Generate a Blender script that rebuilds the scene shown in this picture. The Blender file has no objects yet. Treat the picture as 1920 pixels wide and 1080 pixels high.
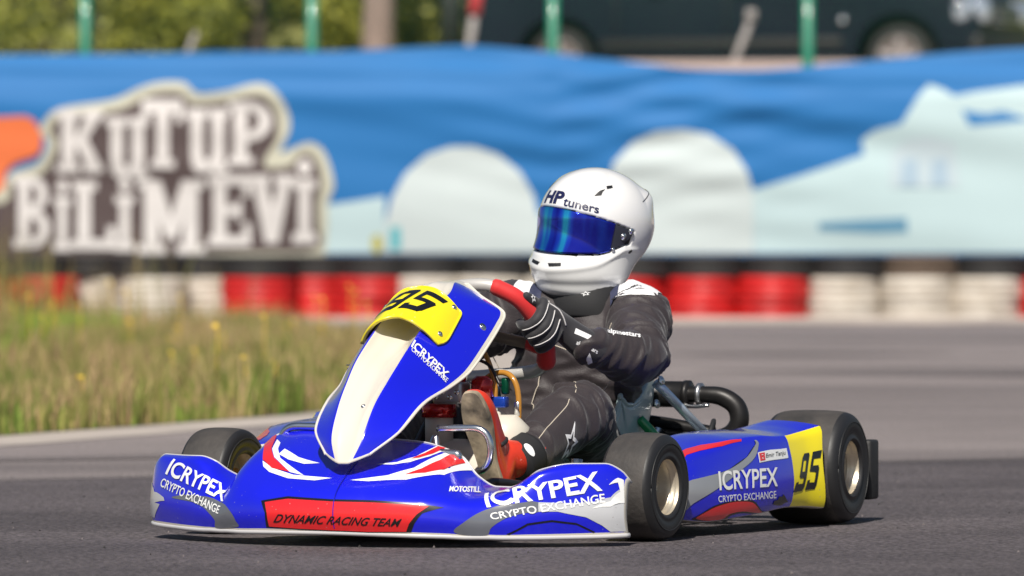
import bpy, bmesh, math, random
import numpy as np
from mathutils import Vector, Matrix, noise
from mathutils.bvhtree import BVHTree
from mathutils.geometry import delaunay_2d_cdt

random.seed(7); rng = np.random.default_rng(7)
scene = bpy.context.scene
COL = scene.collection

# ------------------------------------------------------------------ camera, sky, sun, exposure
cam_data = bpy.data.cameras.new('camera'); cam = bpy.data.objects.new('camera', cam_data); COL.objects.link(cam)
cam.location = (0, 0, .75); cam.rotation_euler = (math.radians(90), 0, 0)
cam_data.sensor_width = 36; cam_data.lens = 248.94; cam_data.shift_y = -.062
cam_data.clip_start = .5; cam_data.clip_end = 2000
cam_data.dof.use_dof = True; cam_data.dof.focus_distance = 16.75; cam_data.dof.aperture_fstop = 5.0
scene.camera = cam

SUN_DIR = Vector((-.10, -.68, .72)).normalized()          # towards the sun: high, behind the photographer
el = math.asin(SUN_DIR.z); az = math.atan2(SUN_DIR.x, SUN_DIR.y)
world = bpy.data.worlds.new('World'); scene.world = world; world.use_nodes = True
wn = world.node_tree; wn.nodes.clear()
sky = wn.nodes.new('ShaderNodeTexSky'); sky.sky_type = 'NISHITA'; sky.sun_disc = False
sky.sun_elevation = el; sky.sun_rotation = az; sky.dust_density = 1.2; sky.air_density = 1.0
bg = wn.nodes.new('ShaderNodeBackground'); bg.inputs['Strength'].default_value = .052
wo = wn.nodes.new('ShaderNodeOutputWorld')
wn.links.new(sky.outputs[0], bg.inputs[0]); wn.links.new(bg.outputs[0], wo.inputs[0])
sun_data = bpy.data.lights.new('sun', 'SUN'); sun_data.energy = 4.9; sun_data.angle = math.radians(.55); sun_data.color = (1, .945, .85)
sun = bpy.data.objects.new('sun', sun_data); COL.objects.link(sun)
sun.rotation_euler = (-SUN_DIR).to_track_quat('-Z', 'Y').to_euler(); sun.location = (0, 0, 30)
vs = scene.view_settings; vs.view_transform = 'Standard'; vs.look = 'None'; vs.exposure = .25; vs.gamma = 1; vs.use_curve_mapping = False
scene.cycles.use_denoising = True
scene.cycles.max_bounces = 8; scene.cycles.transparent_max_bounces = 12
scene.cycles.sample_clamp_indirect = 6

# ------------------------------------------------------------------ helpers
def material(name, col, rough=.5, metal=0., coat=0., var=None, bump=None, col2=None, spec=.5, sheen=0., trans=0., coord='Object', stretch=(1, 1, 1), rvar=0.):
    """Principled material: base colour varied by noise (var=(scale, contrast)), optional fine relief"""
    m = bpy.data.materials.new(name); m.use_nodes = True
    nt = m.node_tree; p = nt.nodes['Principled BSDF']
    def S(k, v):
        if k in p.inputs: p.inputs[k].default_value = v
    S('Base Color', (*col, 1)); S('Roughness', rough); S('Metallic', metal); S('Coat Weight', coat); S('Coat Roughness', .06)
    S('Specular IOR Level', spec); S('Sheen Weight', sheen); S('Sheen Roughness', .45); S('Transmission Weight', trans)
    tc = nt.nodes.new('ShaderNodeTexCoord'); mp = nt.nodes.new('ShaderNodeMapping'); mp.inputs['Scale'].default_value = stretch
    nt.links.new(tc.outputs[coord], mp.inputs[0])
    if var:
        n = nt.nodes.new('ShaderNodeTexNoise'); n.inputs['Scale'].default_value = var[0]; n.inputs['Detail'].default_value = 6
        nt.links.new(mp.outputs[0], n.inputs['Vector'])
        r = nt.nodes.new('ShaderNodeValToRGB'); r.color_ramp.elements[0].position = .5-.25/max(var[1], .3); r.color_ramp.elements[1].position = .5+.25/max(var[1], .3)
        c2 = col2 if col2 else tuple(c*(1-var[1]*.5) for c in col)
        r.color_ramp.elements[0].color = (*c2, 1); r.color_ramp.elements[1].color = (*col, 1)
        nt.links.new(n.outputs[0], r.inputs[0]); nt.links.new(r.outputs[0], p.inputs['Base Color'])
        if rvar:
            mr = nt.nodes.new('ShaderNodeMapRange'); mr.inputs['To Min'].default_value = max(rough-rvar, .02); mr.inputs['To Max'].default_value = rough+rvar
            nt.links.new(n.outputs[0], mr.inputs[0]); nt.links.new(mr.outputs[0], p.inputs['Roughness'])
    if bump:
        b = nt.nodes.new('ShaderNodeTexNoise'); b.inputs['Scale'].default_value = bump[0]; b.inputs['Detail'].default_value = 4
        nt.links.new(mp.outputs[0], b.inputs['Vector'])
        bb = nt.nodes.new('ShaderNodeBump'); bb.inputs['Strength'].default_value = bump[1]; bb.inputs['Distance'].default_value = bump[2] if len(bump) > 2 else .002
        nt.links.new(b.outputs[0], bb.inputs['Height']); nt.links.new(bb.outputs[0], p.inputs['Normal'])
    return m

def link(name, V, Fc, mats, parent=None, smooth=True, mi=None):
    me = bpy.data.meshes.new(name)
    me.from_pydata([tuple(map(float, v)) for v in V], [], [tuple(map(int, f)) for f in Fc])
    for m in (mats if isinstance(mats, (list, tuple)) else [mats]): me.materials.append(m)
    if mi is not None: me.polygons.foreach_set('material_index', np.asarray(mi, np.int32))
    me.polygons.foreach_set('use_smooth', np.full(len(me.polygons), bool(smooth)))
    me.update()
    o = bpy.data.objects.new(name, me); COL.objects.link(o)
    if parent is not None: o.parent = parent
    return o

def tag(o, label=None, cat=None, group=None, kind=None):
    if label: o['label'] = label
    if cat: o['category'] = cat
    if group: o['group'] = group
    if kind: o['kind'] = kind
    return o

def empty(name, loc=(0, 0, 0), rz=0):
    o = bpy.data.objects.new(name, None); COL.objects.link(o); o.location = loc; o.rotation_euler = (0, 0, rz); o.empty_display_size = .1
    return o

class MB:
    """collects several shapes that make up ONE part"""
    def __init__(s): s.V = []; s.F = []; s.I = []; s.n = 0
    def add(s, vf, mi=0):
        V, Fc = vf; V = np.asarray(V, float)
        s.V.append(V); s.F += [tuple(i+s.n for i in f) for f in Fc]; s.I += [mi]*len(Fc); s.n += len(V)
        return s
    def build(s, name, mats, parent=None, smooth=True):
        return link(name, np.concatenate(s.V), s.F, mats, parent, smooth, s.I)

def sharp(o, deg=35):
    """auto-smooth by angle"""
    me = o.data; bm = bmesh.new(); bm.from_mesh(me); a = math.radians(deg)
    for e in bm.edges: e.smooth = not (len(e.link_faces) == 2 and e.calc_face_angle(0) > a)
    bm.to_mesh(me); bm.free(); return o

def grid_faces(n, m, flip=False, wrap=False):
    Fc = []
    for i in range(n if wrap else n-1):
        for j in range(m-1):
            a, b, c, d = i*m+j, ((i+1) % n)*m+j, ((i+1) % n)*m+j+1, i*m+j+1
            Fc.append((a, d, c, b) if flip else (a, b, c, d))
    return Fc

def box(c, s, rot=None, bev=.0):
    bm = bmesh.new(); bmesh.ops.create_cube(bm, size=1)
    bmesh.ops.scale(bm, vec=s, verts=bm.verts)
    if bev: bmesh.ops.bevel(bm, geom=bm.edges[:], offset=bev, segments=2, affect='EDGES', profile=.5)
    if rot is not None: bmesh.ops.rotate(bm, matrix=rot, verts=bm.verts)
    bmesh.ops.translate(bm, vec=c, verts=bm.verts)
    bm.verts.index_update()
    r = ([v.co[:] for v in bm.verts], [[v.index for v in f.verts] for f in bm.faces]); bm.free(); return r

def frames(P, up=None):
    P = np.asarray(P, float); T = np.gradient(P, axis=0); T /= np.linalg.norm(T, axis=1, keepdims=True)+1e-12
    a = np.array([0, 0, 1.]) if up is None else np.asarray(up, float)
    if abs(T[0]@a) > .95: a = np.array([0, 1., 0])
    n = a-T[0]*(T[0]@a); n /= np.linalg.norm(n); N = [n]
    for i in range(1, len(P)):
        n = N[-1]-T[i]*(T[i]@N[-1]); n /= np.linalg.norm(n)+1e-12; N.append(n)
    N = np.array(N); return T, N, np.cross(T, N)

def tube(P, r, seg=12, smooth=0, rw=None, dome=False, up=None, closed=False):
    """tube along P (Catmull-Rom resampled to `smooth` points); r, rw: radii along the two cross axes (scalar or per point)"""
    P = np.asarray(P, float); R = np.broadcast_to(np.asarray(r, float), (len(P),)); W = R if rw is None else np.broadcast_to(np.asarray(rw, float), (len(P),))
    if closed: P = np.concatenate([P[-2:], P, P[:3]]); R = np.concatenate([R[-2:], R, R[:3]]); W = np.concatenate([W[-2:], W, W[:3]])
    Q = np.concatenate([P, R[:, None], W[:, None]], 1)
    if smooth:
        Q = cr(Q, smooth)
        if closed:
            m = len(P)-1; k0 = int(round(smooth*2/m)); k1 = int(round((smooth-1)*(m-2)/m)); Q = Q[k0:k1]
    if dome:
        for end in (0, 1):
            q = Q[0] if end == 0 else Q[-1]; q2 = Q[1] if end == 0 else Q[-2]
            d = q[:3]-q2[:3]; d /= np.linalg.norm(d)+1e-12; rr = min(q[3], q[4]); ex = []
            for k in (30, 60, 80, 89):
                e = q.copy(); e[:3] = q[:3]+d*rr*math.sin(math.radians(k)); e[3:] = q[3:]*math.cos(math.radians(k)); ex.append(e)
            Q = np.concatenate([np.array(ex[::-1]), Q]) if end == 0 else np.concatenate([Q, np.array(ex)])
    T, N, B_ = frames(Q[:, :3], up); n = len(Q)
    a = np.linspace(0, 2*math.pi, seg, endpoint=False)
    V = (Q[:, None, :3]+N[:, None]*(np.cos(a)[None, :, None]*Q[:, 3][:, None, None])+B_[:, None]*(np.sin(a)[None, :, None]*Q[:, 4][:, None, None])).reshape(-1, 3)
    Fc = [(i*seg+j, i*seg+(j+1) % seg, (i+1)*seg+(j+1) % seg, (i+1)*seg+j) for i in range(n-1) for j in range(seg)]
    if closed: Fc += [((n-1)*seg+j, (n-1)*seg+(j+1) % seg, (j+1) % seg, j) for j in range(seg)]
    else: Fc += [tuple(range(seg))[::-1], tuple((n-1)*seg+j for j in range(seg))]
    return V, Fc

def lathe(prof, seg=48, M=None):
    """profile (radius, height along local y) turned about local y"""
    prof = np.asarray(prof, float); n = len(prof); a = np.linspace(0, 2*math.pi, seg, endpoint=False)
    V = np.stack([prof[:, 0][None]*np.cos(a)[:, None], np.broadcast_to(prof[:, 1][None], (seg, n)), prof[:, 0][None]*np.sin(a)[:, None]], -1).reshape(-1, 3)
    Fc = grid_faces(seg, n, False, True)
    if M is not None: V = V@np.array(M.to_3x3()).T+np.array(M.translation)
    return V, Fc

def circle_poly(c, r, n=32, ry=None):
    return [(c[0]+r*math.cos(2*math.pi*k/n), c[1]+(ry or r)*math.sin(2*math.pi*k/n)) for k in range(n)]

def union2d(polys):
    """triangulated union of simple polygons in the plane"""
    pts = []; faces = []
    for p in polys:
        faces.append(list(range(len(pts), len(pts)+len(p)))); pts += [Vector((float(a), float(b))) for a, b in p]
    edges = [(f[k], f[(k+1) % len(f)]) for f in faces for k in range(len(f))]
    v, e, f, *_ = delaunay_2d_cdt(pts, edges, [], 0, 1e-7)
    V = np.array([tuple(q) for q in v]); C = np.array([V[list(t)].mean(0) for t in f]); keep = np.zeros(len(f), bool)
    for q in polys: keep |= in_poly(C, q)
    T = []
    for t, k in zip(f, keep):
        a, b, c = V[t[0]], V[t[1]], V[t[2]]
        if k and abs((b[0]-a[0])*(c[1]-a[1])-(b[1]-a[1])*(c[0]-a[0])) > 1e-10: T.append(tuple(t))
    return V, T

def in_poly(P, poly):
    x, y = P[:, 0], P[:, 1]; r = np.zeros(len(P), bool); n = len(poly)
    for i in range(n):
        x0, y0 = poly[i]; x1, y1 = poly[(i+1) % n]
        c = ((y0 > y) != (y1 > y)) & (x < (x1-x0)*(y-y0)/(y1-y0+1e-15)+x0); r ^= c
    return r

def cut_grid(V2, Fc, su, sv):
    """cut a flat triangulation along a regular grid so that it can follow a curved skin"""
    bm = bmesh.new(); vv = [bm.verts.new((a, b, 0)) for a, b in V2]
    for f in Fc:
        try: bm.faces.new([vv[i] for i in f])
        except ValueError: pass
    for k, st in ((0, su), (1, sv)):
        lo, hi = V2[:, k].min(), V2[:, k].max(); n = int((hi-lo)/st)
        for i in range(1, n+1):
            co = [0, 0, 0]; no = [0, 0, 0]; co[k] = lo+i*st; no[k] = 1
            if co[k] < hi-1e-6: bmesh.ops.bisect_plane(bm, geom=bm.verts[:]+bm.edges[:]+bm.faces[:], plane_co=co, plane_no=no, dist=1e-7)
    bmesh.ops.triangulate(bm, faces=bm.faces[:]); bm.verts.index_update()
    V = np.array([v.co[:2] for v in bm.verts]); Fo = [[v.index for v in f.verts] for f in bm.faces]; bm.free()
    return V, Fo

def skin_art(name, S, polys, mat, parent, off=.0008, su=.03, sv=.25):
    """vinyl artwork laid on a parametric skin: polygons are given in the skin's own (u,v)"""
    V2, Fc = union2d(polys); V2, Fc = cut_grid(V2, Fc, su, sv)
    V = S.at(V2[:, 0], V2[:, 1], off)
    a = V[[f[0] for f in Fc]]; b = V[[f[1] for f in Fc]]; c = V[[f[2] for f in Fc]]
    Nn = S.look(S.N, V2[:, 0], V2[:, 1])[[f[0] for f in Fc]]
    fl = np.einsum('ij,ij->i', np.cross(b-a, c-a), Nn) < 0
    Fc = [f[::-1] if k else f for f, k in zip(Fc, fl)]
    return link(name, V, Fc, mat, parent)

def text2d(body, bold=.0, shear=0., space=1.):
    """outline of a line of lettering scaled to the unit square"""
    cu = bpy.data.curves.new('lettering', 'FONT'); cu.body = body; cu.offset = bold; cu.shear = shear; cu.space_character = space; cu.resolution_u = 5; cu.fill_mode = 'FRONT'
    ob = bpy.data.objects.new('lettering', cu); COL.objects.link(ob)
    bpy.context.view_layer.update()
    me = bpy.data.meshes.new_from_object(ob.evaluated_get(bpy.context.evaluated_depsgraph_get()))
    V = np.array([v.co[:2] for v in me.vertices]); Fc = [tuple(p.vertices) for p in me.polygons]
    bpy.data.objects.remove(ob); bpy.data.curves.remove(cu); bpy.data.meshes.remove(me)
    V = (V-V.min(0))/(V.max(0)-V.min(0))
    return V, Fc

def quad_map(V, Q):
    """unit square -> quad (bottom-left, bottom-right, top-right, top-left), or a ribbon given as its lower line followed by its upper line"""
    if len(Q) > 4:
        Q = np.asarray(Q, float); n = len(Q)//2; t = np.clip(V[:, 0], 0, 1)*(n-1); i = np.minimum(t.astype(int), n-2); w = (t-i)[:, None]
        lo = Q[:n][i]*(1-w)+Q[:n][i+1]*w; hi = Q[n:][i]*(1-w)+Q[n:][i+1]*w
        return lo*(1-V[:, 1:2])+hi*V[:, 1:2]
    a, b, c, d = [np.asarray(q, float) for q in Q]; u = V[:, :1]; v = V[:, 1:2]
    return a*(1-u)*(1-v)+b*u*(1-v)+c*u*v+d*(1-u)*v

def skin_shape(name, S, V2, Fc, quad, mat, parent, off=.0014, cuts=24, cutv=4):
    V2, Fc = cut_grid(V2, Fc, 1/cuts, 1/cutv)
    W = quad_map(V2, quad); V = S.at(W[:, 0], W[:, 1], off)
    Nn = S.look(S.N, W[:, 0], W[:, 1]).mean(0); A = np.zeros(3)
    for f in Fc: A += np.cross(V[f[1]]-V[f[0]], V[f[2]]-V[f[0]])
    if A@Nn < 0: Fc = [f[::-1] for f in Fc]
    return link(name, V, Fc, mat, parent)

def remesh(name, parts, voxel, mat, parent, smooth_it=4):
    """one continuous surface grown round overlapping limbs"""
    mb = MB()
    for p in parts: mb.add(p)
    me = bpy.data.meshes.new('t'); me.from_pydata([tuple(v) for v in np.concatenate(mb.V)], [], mb.F)
    bm = bmesh.new(); bm.from_mesh(me); bmesh.ops.recalc_face_normals(bm, faces=bm.faces[:]); bm.to_mesh(me); bm.free()
    o = bpy.data.objects.new('t', me); COL.objects.link(o)
    m = o.modifiers.new('r', 'REMESH'); m.mode = 'VOXEL'; m.voxel_size = voxel; m.adaptivity = 0
    if smooth_it:
        s = o.modifiers.new('s', 'SMOOTH'); s.factor = .6; s.iterations = smooth_it
    bpy.context.view_layer.update()
    out = bpy.data.meshes.new_from_object(o.evaluated_get(bpy.context.evaluated_depsgraph_get()))
    bpy.data.objects.remove(o); bpy.data.meshes.remove(me)
    out.name = name; out.materials.clear(); out.materials.append(mat)
    out.polygons.foreach_set('use_smooth', np.ones(len(out.polygons), bool))
    r = bpy.data.objects.new(name, out); COL.objects.link(r); r.parent = parent
    return r

def bvh_of(o):
    me = o.data
    return BVHTree.FromPolygons([v.co.copy() for v in me.vertices], [tuple(p.vertices) for p in me.polygons])

def snap_line(name, bvh, P, r, mat, parent, n=40, lift=0., seg=6):
    """a cord or stitched line lying on a surface"""
    Q = cr(P, n); W = []
    for q in Q:
        h = bvh.find_nearest(Vector(q))
        W.append(tuple(h[0]+h[1]*lift))
    W = np.array(W); W[1:-1] = (W[:-2]+2*W[1:-1]+W[2:])/4
    return link(name, *tube(W, r, seg), mat, parent)

def ray_art(name, bvh, V2, Fc, org, ux, vy, mat, parent, off=.0015, cut=.15, depth=.3):
    """a patch pressed onto a surface along its own normal: unit-square outline placed at org with edge vectors ux, vy"""
    V2, Fc = cut_grid(V2, Fc, cut, cut)
    org, ux, vy = Vector(org), Vector(ux), Vector(vy); n = ux.cross(vy).normalized(); V = []; ok = []
    for a, b in V2:
        p = org+ux*float(a)+vy*float(b); h = bvh.ray_cast(p+n*.12, -n, depth)
        if h[0] is None: V.append(p); ok.append(False)
        else:
            nn = h[1] if h[1].dot(n) > 0 else -h[1]
            V.append(h[0]+nn*off); ok.append(True)
    Fc = [f for f in Fc if all(ok[i] for i in f)]
    return link(name, V, Fc, mat, parent)
# ------------------------------------------------------------------ parametric skins of the kart bodywork
# kart space: x forward, y to the driver's left, z up, origin on the ground under the front axle
def cr(P, n):
    """Catmull-Rom through the rows of P, n samples"""
    P = np.asarray(P, float); m = len(P)
    t = np.linspace(0, m-1, n); i = np.clip(t.astype(int), 0, m-2); w = (t-i)
    def at(k):
        lo = k < 0; hi = k > m-1
        Q = P[np.clip(k, 0, m-1)].copy()
        Q[lo] = 2*P[0]-P[1]; Q[hi] = 2*P[-1]-P[-2]
        return Q
    a, b, c, d = at(i-1), at(i), at(i+1), at(i+2)
    w = w.reshape((-1,)+(1,)*(P.ndim-1))
    return .5*((2*b)+(-a+c)*w+(2*a-5*b+4*c-d)*w*w+(-a+3*b-3*c+d)*w**3)

def interp_cols(xs, rows, xq):
    """smooth (monotone-ish) interpolation of table rows over xs at xq"""
    xs = np.asarray(xs, float); R = np.asarray(rows, float); R2 = R.reshape(len(xs), -1)
    h = np.diff(xs)[:, None]; dl = np.diff(R2, axis=0)/h
    m = np.zeros_like(R2); m[1:-1] = np.where(dl[:-1]*dl[1:] > 0, 2*dl[:-1]*dl[1:]/(dl[:-1]+dl[1:]+1e-12), 0)
    m[0] = dl[0]; m[-1] = dl[-1]
    xq = np.asarray(xq, float); k = np.clip(np.searchsorted(xs, xq)-1, 0, len(xs)-2)
    hh = (xs[k+1]-xs[k])[:, None]; t = ((xq-xs[k])[:, None])/hh
    h00 = 2*t**3-3*t**2+1; h10 = t**3-2*t**2+t; h01 = -2*t**3+3*t**2; h11 = t**3-t**2
    return (h00*R2[k]+h10*hh*m[k]+h01*R2[k+1]+h11*hh*m[k+1]).reshape((len(xq),)+R.shape[1:])

class Surf:
    """grid P[i,j] over u in [u0,u1], v in [v0,v1] with point and normal lookup"""
    def __init__(s, P, u0, u1, v0, v1, flip=False):
        s.P = P; s.r = (u0, u1, v0, v1)
        du = np.gradient(P, axis=0); dv = np.gradient(P, axis=1)
        N = np.cross(du, dv); N /= np.linalg.norm(N, axis=2, keepdims=True)+1e-12
        s.N = -N if flip else N
    def look(s, A, u, v):
        u0, u1, v0, v1 = s.r; n, m = A.shape[:2]
        a = np.clip((np.asarray(u)-u0)/(u1-u0), 0, 1)*(n-1); b = np.clip((np.asarray(v)-v0)/(v1-v0), 0, 1)*(m-1)
        i = np.minimum(a.astype(int), n-2); j = np.minimum(b.astype(int), m-2); a = (a-i)[..., None]; b = (b-j)[..., None]
        return A[i, j]*(1-a)*(1-b)+A[i+1, j]*a*(1-b)+A[i, j+1]*(1-a)*b+A[i+1, j+1]*a*b
    def at(s, u, v, off=0.):
        return s.look(s.P, u, v)+off*s.look(s.N, u, v)

def bumper_surf(nu=181, nv=61):
    E = [[(.375,.028),(.388,.074),(.384,.120),(.376,.158),(.364,.185),(.342,.196)],
         [(.325,.029),(.338,.078),(.334,.126),(.326,.164),(.315,.188),(.295,.196)],
         [(.295,.030),(.307,.074),(.304,.118),(.297,.150),(.288,.172),(.27,.180)],
         [(.268,.031),(.278,.066),(.275,.104),(.270,.130),(.262,.146),(.25,.152)]]
    ys = [0, .1, .2, .25, .30, .335, .37, .43, .5, .56, .59, .608]
    T = [[(.575,.034),(.588,.075),(.572,.122),(.51,.163),(.42,.205),(.31,.245)],
         [(.570,.033),(.583,.075),(.567,.121),(.50,.162),(.41,.202),(.30,.238)],
         [(.551,.031),(.563,.073),(.547,.117),(.48,.152),(.40,.183),(.30,.208)],
         [(.532,.030),(.543,.070),(.528,.110),(.47,.135),(.40,.150),(.31,.160)],
         [(.508,.028),(.517,.064),(.504,.099),(.462,.118),(.40,.130),(.32,.138)],
         [(.487,.028),(.495,.062),(.483,.096),(.452,.117),(.40,.130),(.33,.138)],
         [(.465,.027),(.474,.062),(.464,.100),(.442,.125),(.405,.140),(.345,.148)],
         [(.428,.027),(.438,.070),(.432,.115),(.42,.150),(.405,.172),(.37,.182)]]+E
    u = np.linspace(-.608, .608, nu)
    yn = [-.608, -.59, -.56, -.5, -.43, -.39, -.36, -.33, -.305, -.27, -.2, -.1]           # the driver's right side stands taller beside the hump
    Tn = E[::-1]+[[(.428,.027),(.438,.072),(.432,.120),(.42,.158),(.408,.185),(.385,.197)],
          [(.453,.027),(.463,.068),(.455,.113),(.44,.148),(.42,.172),(.385,.186)],
          [(.472,.028),(.481,.064),(.471,.104),(.448,.132),(.41,.150),(.36,.160)],
          [(.490,.028),(.499,.062),(.487,.097),(.452,.121),(.40,.136),(.33,.145)],
          [(.505,.029),(.516,.067),(.504,.106),(.468,.146),(.405,.182),(.31,.215)],
          [(.524,.029),(.535,.069),(.523,.113),(.478,.160),(.40,.205),(.28,.250)],
          [(.551,.031),(.563,.073),(.549,.120),(.490,.165),(.40,.214),(.26,.268)],
          [(.570,.033),(.583,.075),(.567,.121),(.500,.164),(.408,.207),(.285,.256)]]
    R = interp_cols(yn+ys, Tn+T, u)           # nu,6,2
    P = np.zeros((nu, nv, 3))
    for i in range(nu):
        q = cr(R[i], nv); P[i, :, 0] = q[:, 0]; P[i, :, 1] = u[i]; P[i, :, 2] = q[:, 1]-.008*u[i]
    # ends roll backwards a little
    return Surf(P, -.608, .608, 0, 5)

FA_C = [(.532,.192),(.516,.25),(.468,.325),(.41,.382),(.34,.437),(.25,.492),(.145,.548),(.035,.588),(-.07,.611),(-.135,.612)]
FA_E = [(.505,.212),(.435,.272),(.33,.332),(.215,.366),(.13,.402),(.035,.455),(-.055,.507),(-.095,.533),(-.105,.575),(-.125,.603)]
FA_W = [.055,.110,.126,.143,.157,.159,.157,.150,.085,.045]
FA_D = [.0,.010,.022,.032,.042,.056,.060,.03,.004,.0]
def fairing_surf(ns=121, nq=97, channel=True):
    s = np.linspace(0, 9, ns); st = np.arange(10)
    C = interp_cols(st, FA_C, s); E = interp_cols(st, FA_E, s); W = interp_cols(st, np.array(FA_W)[:, None], s)[:, 0]
    D = interp_cols(st, np.array(FA_D)[:, None], s)[:, 0]
    q = np.linspace(-1, 1, nq); P = np.zeros((ns, nq, 3)); aq = np.abs(q)
    k = .36
    t = np.clip((aq-k*.55)/(1-k*.55), 0, 1); g = t**1.35
    tc = np.gradient(C, axis=0); tc /= np.linalg.norm(tc, axis=1, keepdims=True)
    nrm = np.stack([tc[:, 1], -tc[:, 0]], 1)          # outward (forward/up) in the x,z plane
    ch = np.clip(1-(aq/k)**2, 0, 1)**.8
    for i in range(ns):
        X = C[i, 0]+(E[i, 0]-C[i, 0])*g; Z = C[i, 1]+(E[i, 1]-C[i, 1])*g
        if channel:
            X = X-nrm[i, 0]*D[i]*ch; Z = Z-nrm[i, 1]*D[i]*ch
        P[i, :, 0] = X; P[i, :, 1] = W[i]*q; P[i, :, 2] = Z
    return Surf(P, 0, 9, -1, 1, flip=True)

def pod_surf(side=1, nu=91, nv=71):
    xs = [-.15, -.19, -.30, -.45, -.58, -.665, -.70, -.78, -.862]
    T = [(.555,.060,.165),(.580,.040,.187),(.607,.032,.207),(.634,.038,.228),(.654,.046,.232),(.664,.052,.229),(.667,.053,.229),(.678,.052,.236),(.702,.046,.249)]
    xq = np.linspace(-.862, -.15, nu)
    R = interp_cols([-x for x in xs], T, -xq)
    P = np.zeros((nu, nv, 3))
    for i, x in enumerate(xq):
        yo, zb, zt = R[i]; e = .03*np.clip((x+.30)/.15, 0, 1)
        sec = [(yo-.12,zb+.004),(yo-.03,zb),(yo-.008,zb+.012),(yo,zb+.06),(yo-.004,zb+.5*(zt-zb)+.02),(yo-.012,zt-.03),(yo-.02,zt-.006),(yo-.034,zt+.003),(yo-.10,zt+.012),(yo-.17,zt+.012),(yo-.20,zt-.01)]
        q = cr(sec, nv)
        pinch = np.exp(-((np.linspace(0, 10, nv)-3.7)/1.5)**2)*np.clip((-.74-x)/.122, 0, 1)**1.5     # the rear edge is drawn in between its two corners
        P[i, :, 0] = x+.020*pinch; P[i, :, 1] = side*(q[:, 0]-.006*pinch); P[i, :, 2] = q[:, 1]
    return Surf(P, -.862, -.15, 0, 10, flip=side > 0)
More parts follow.
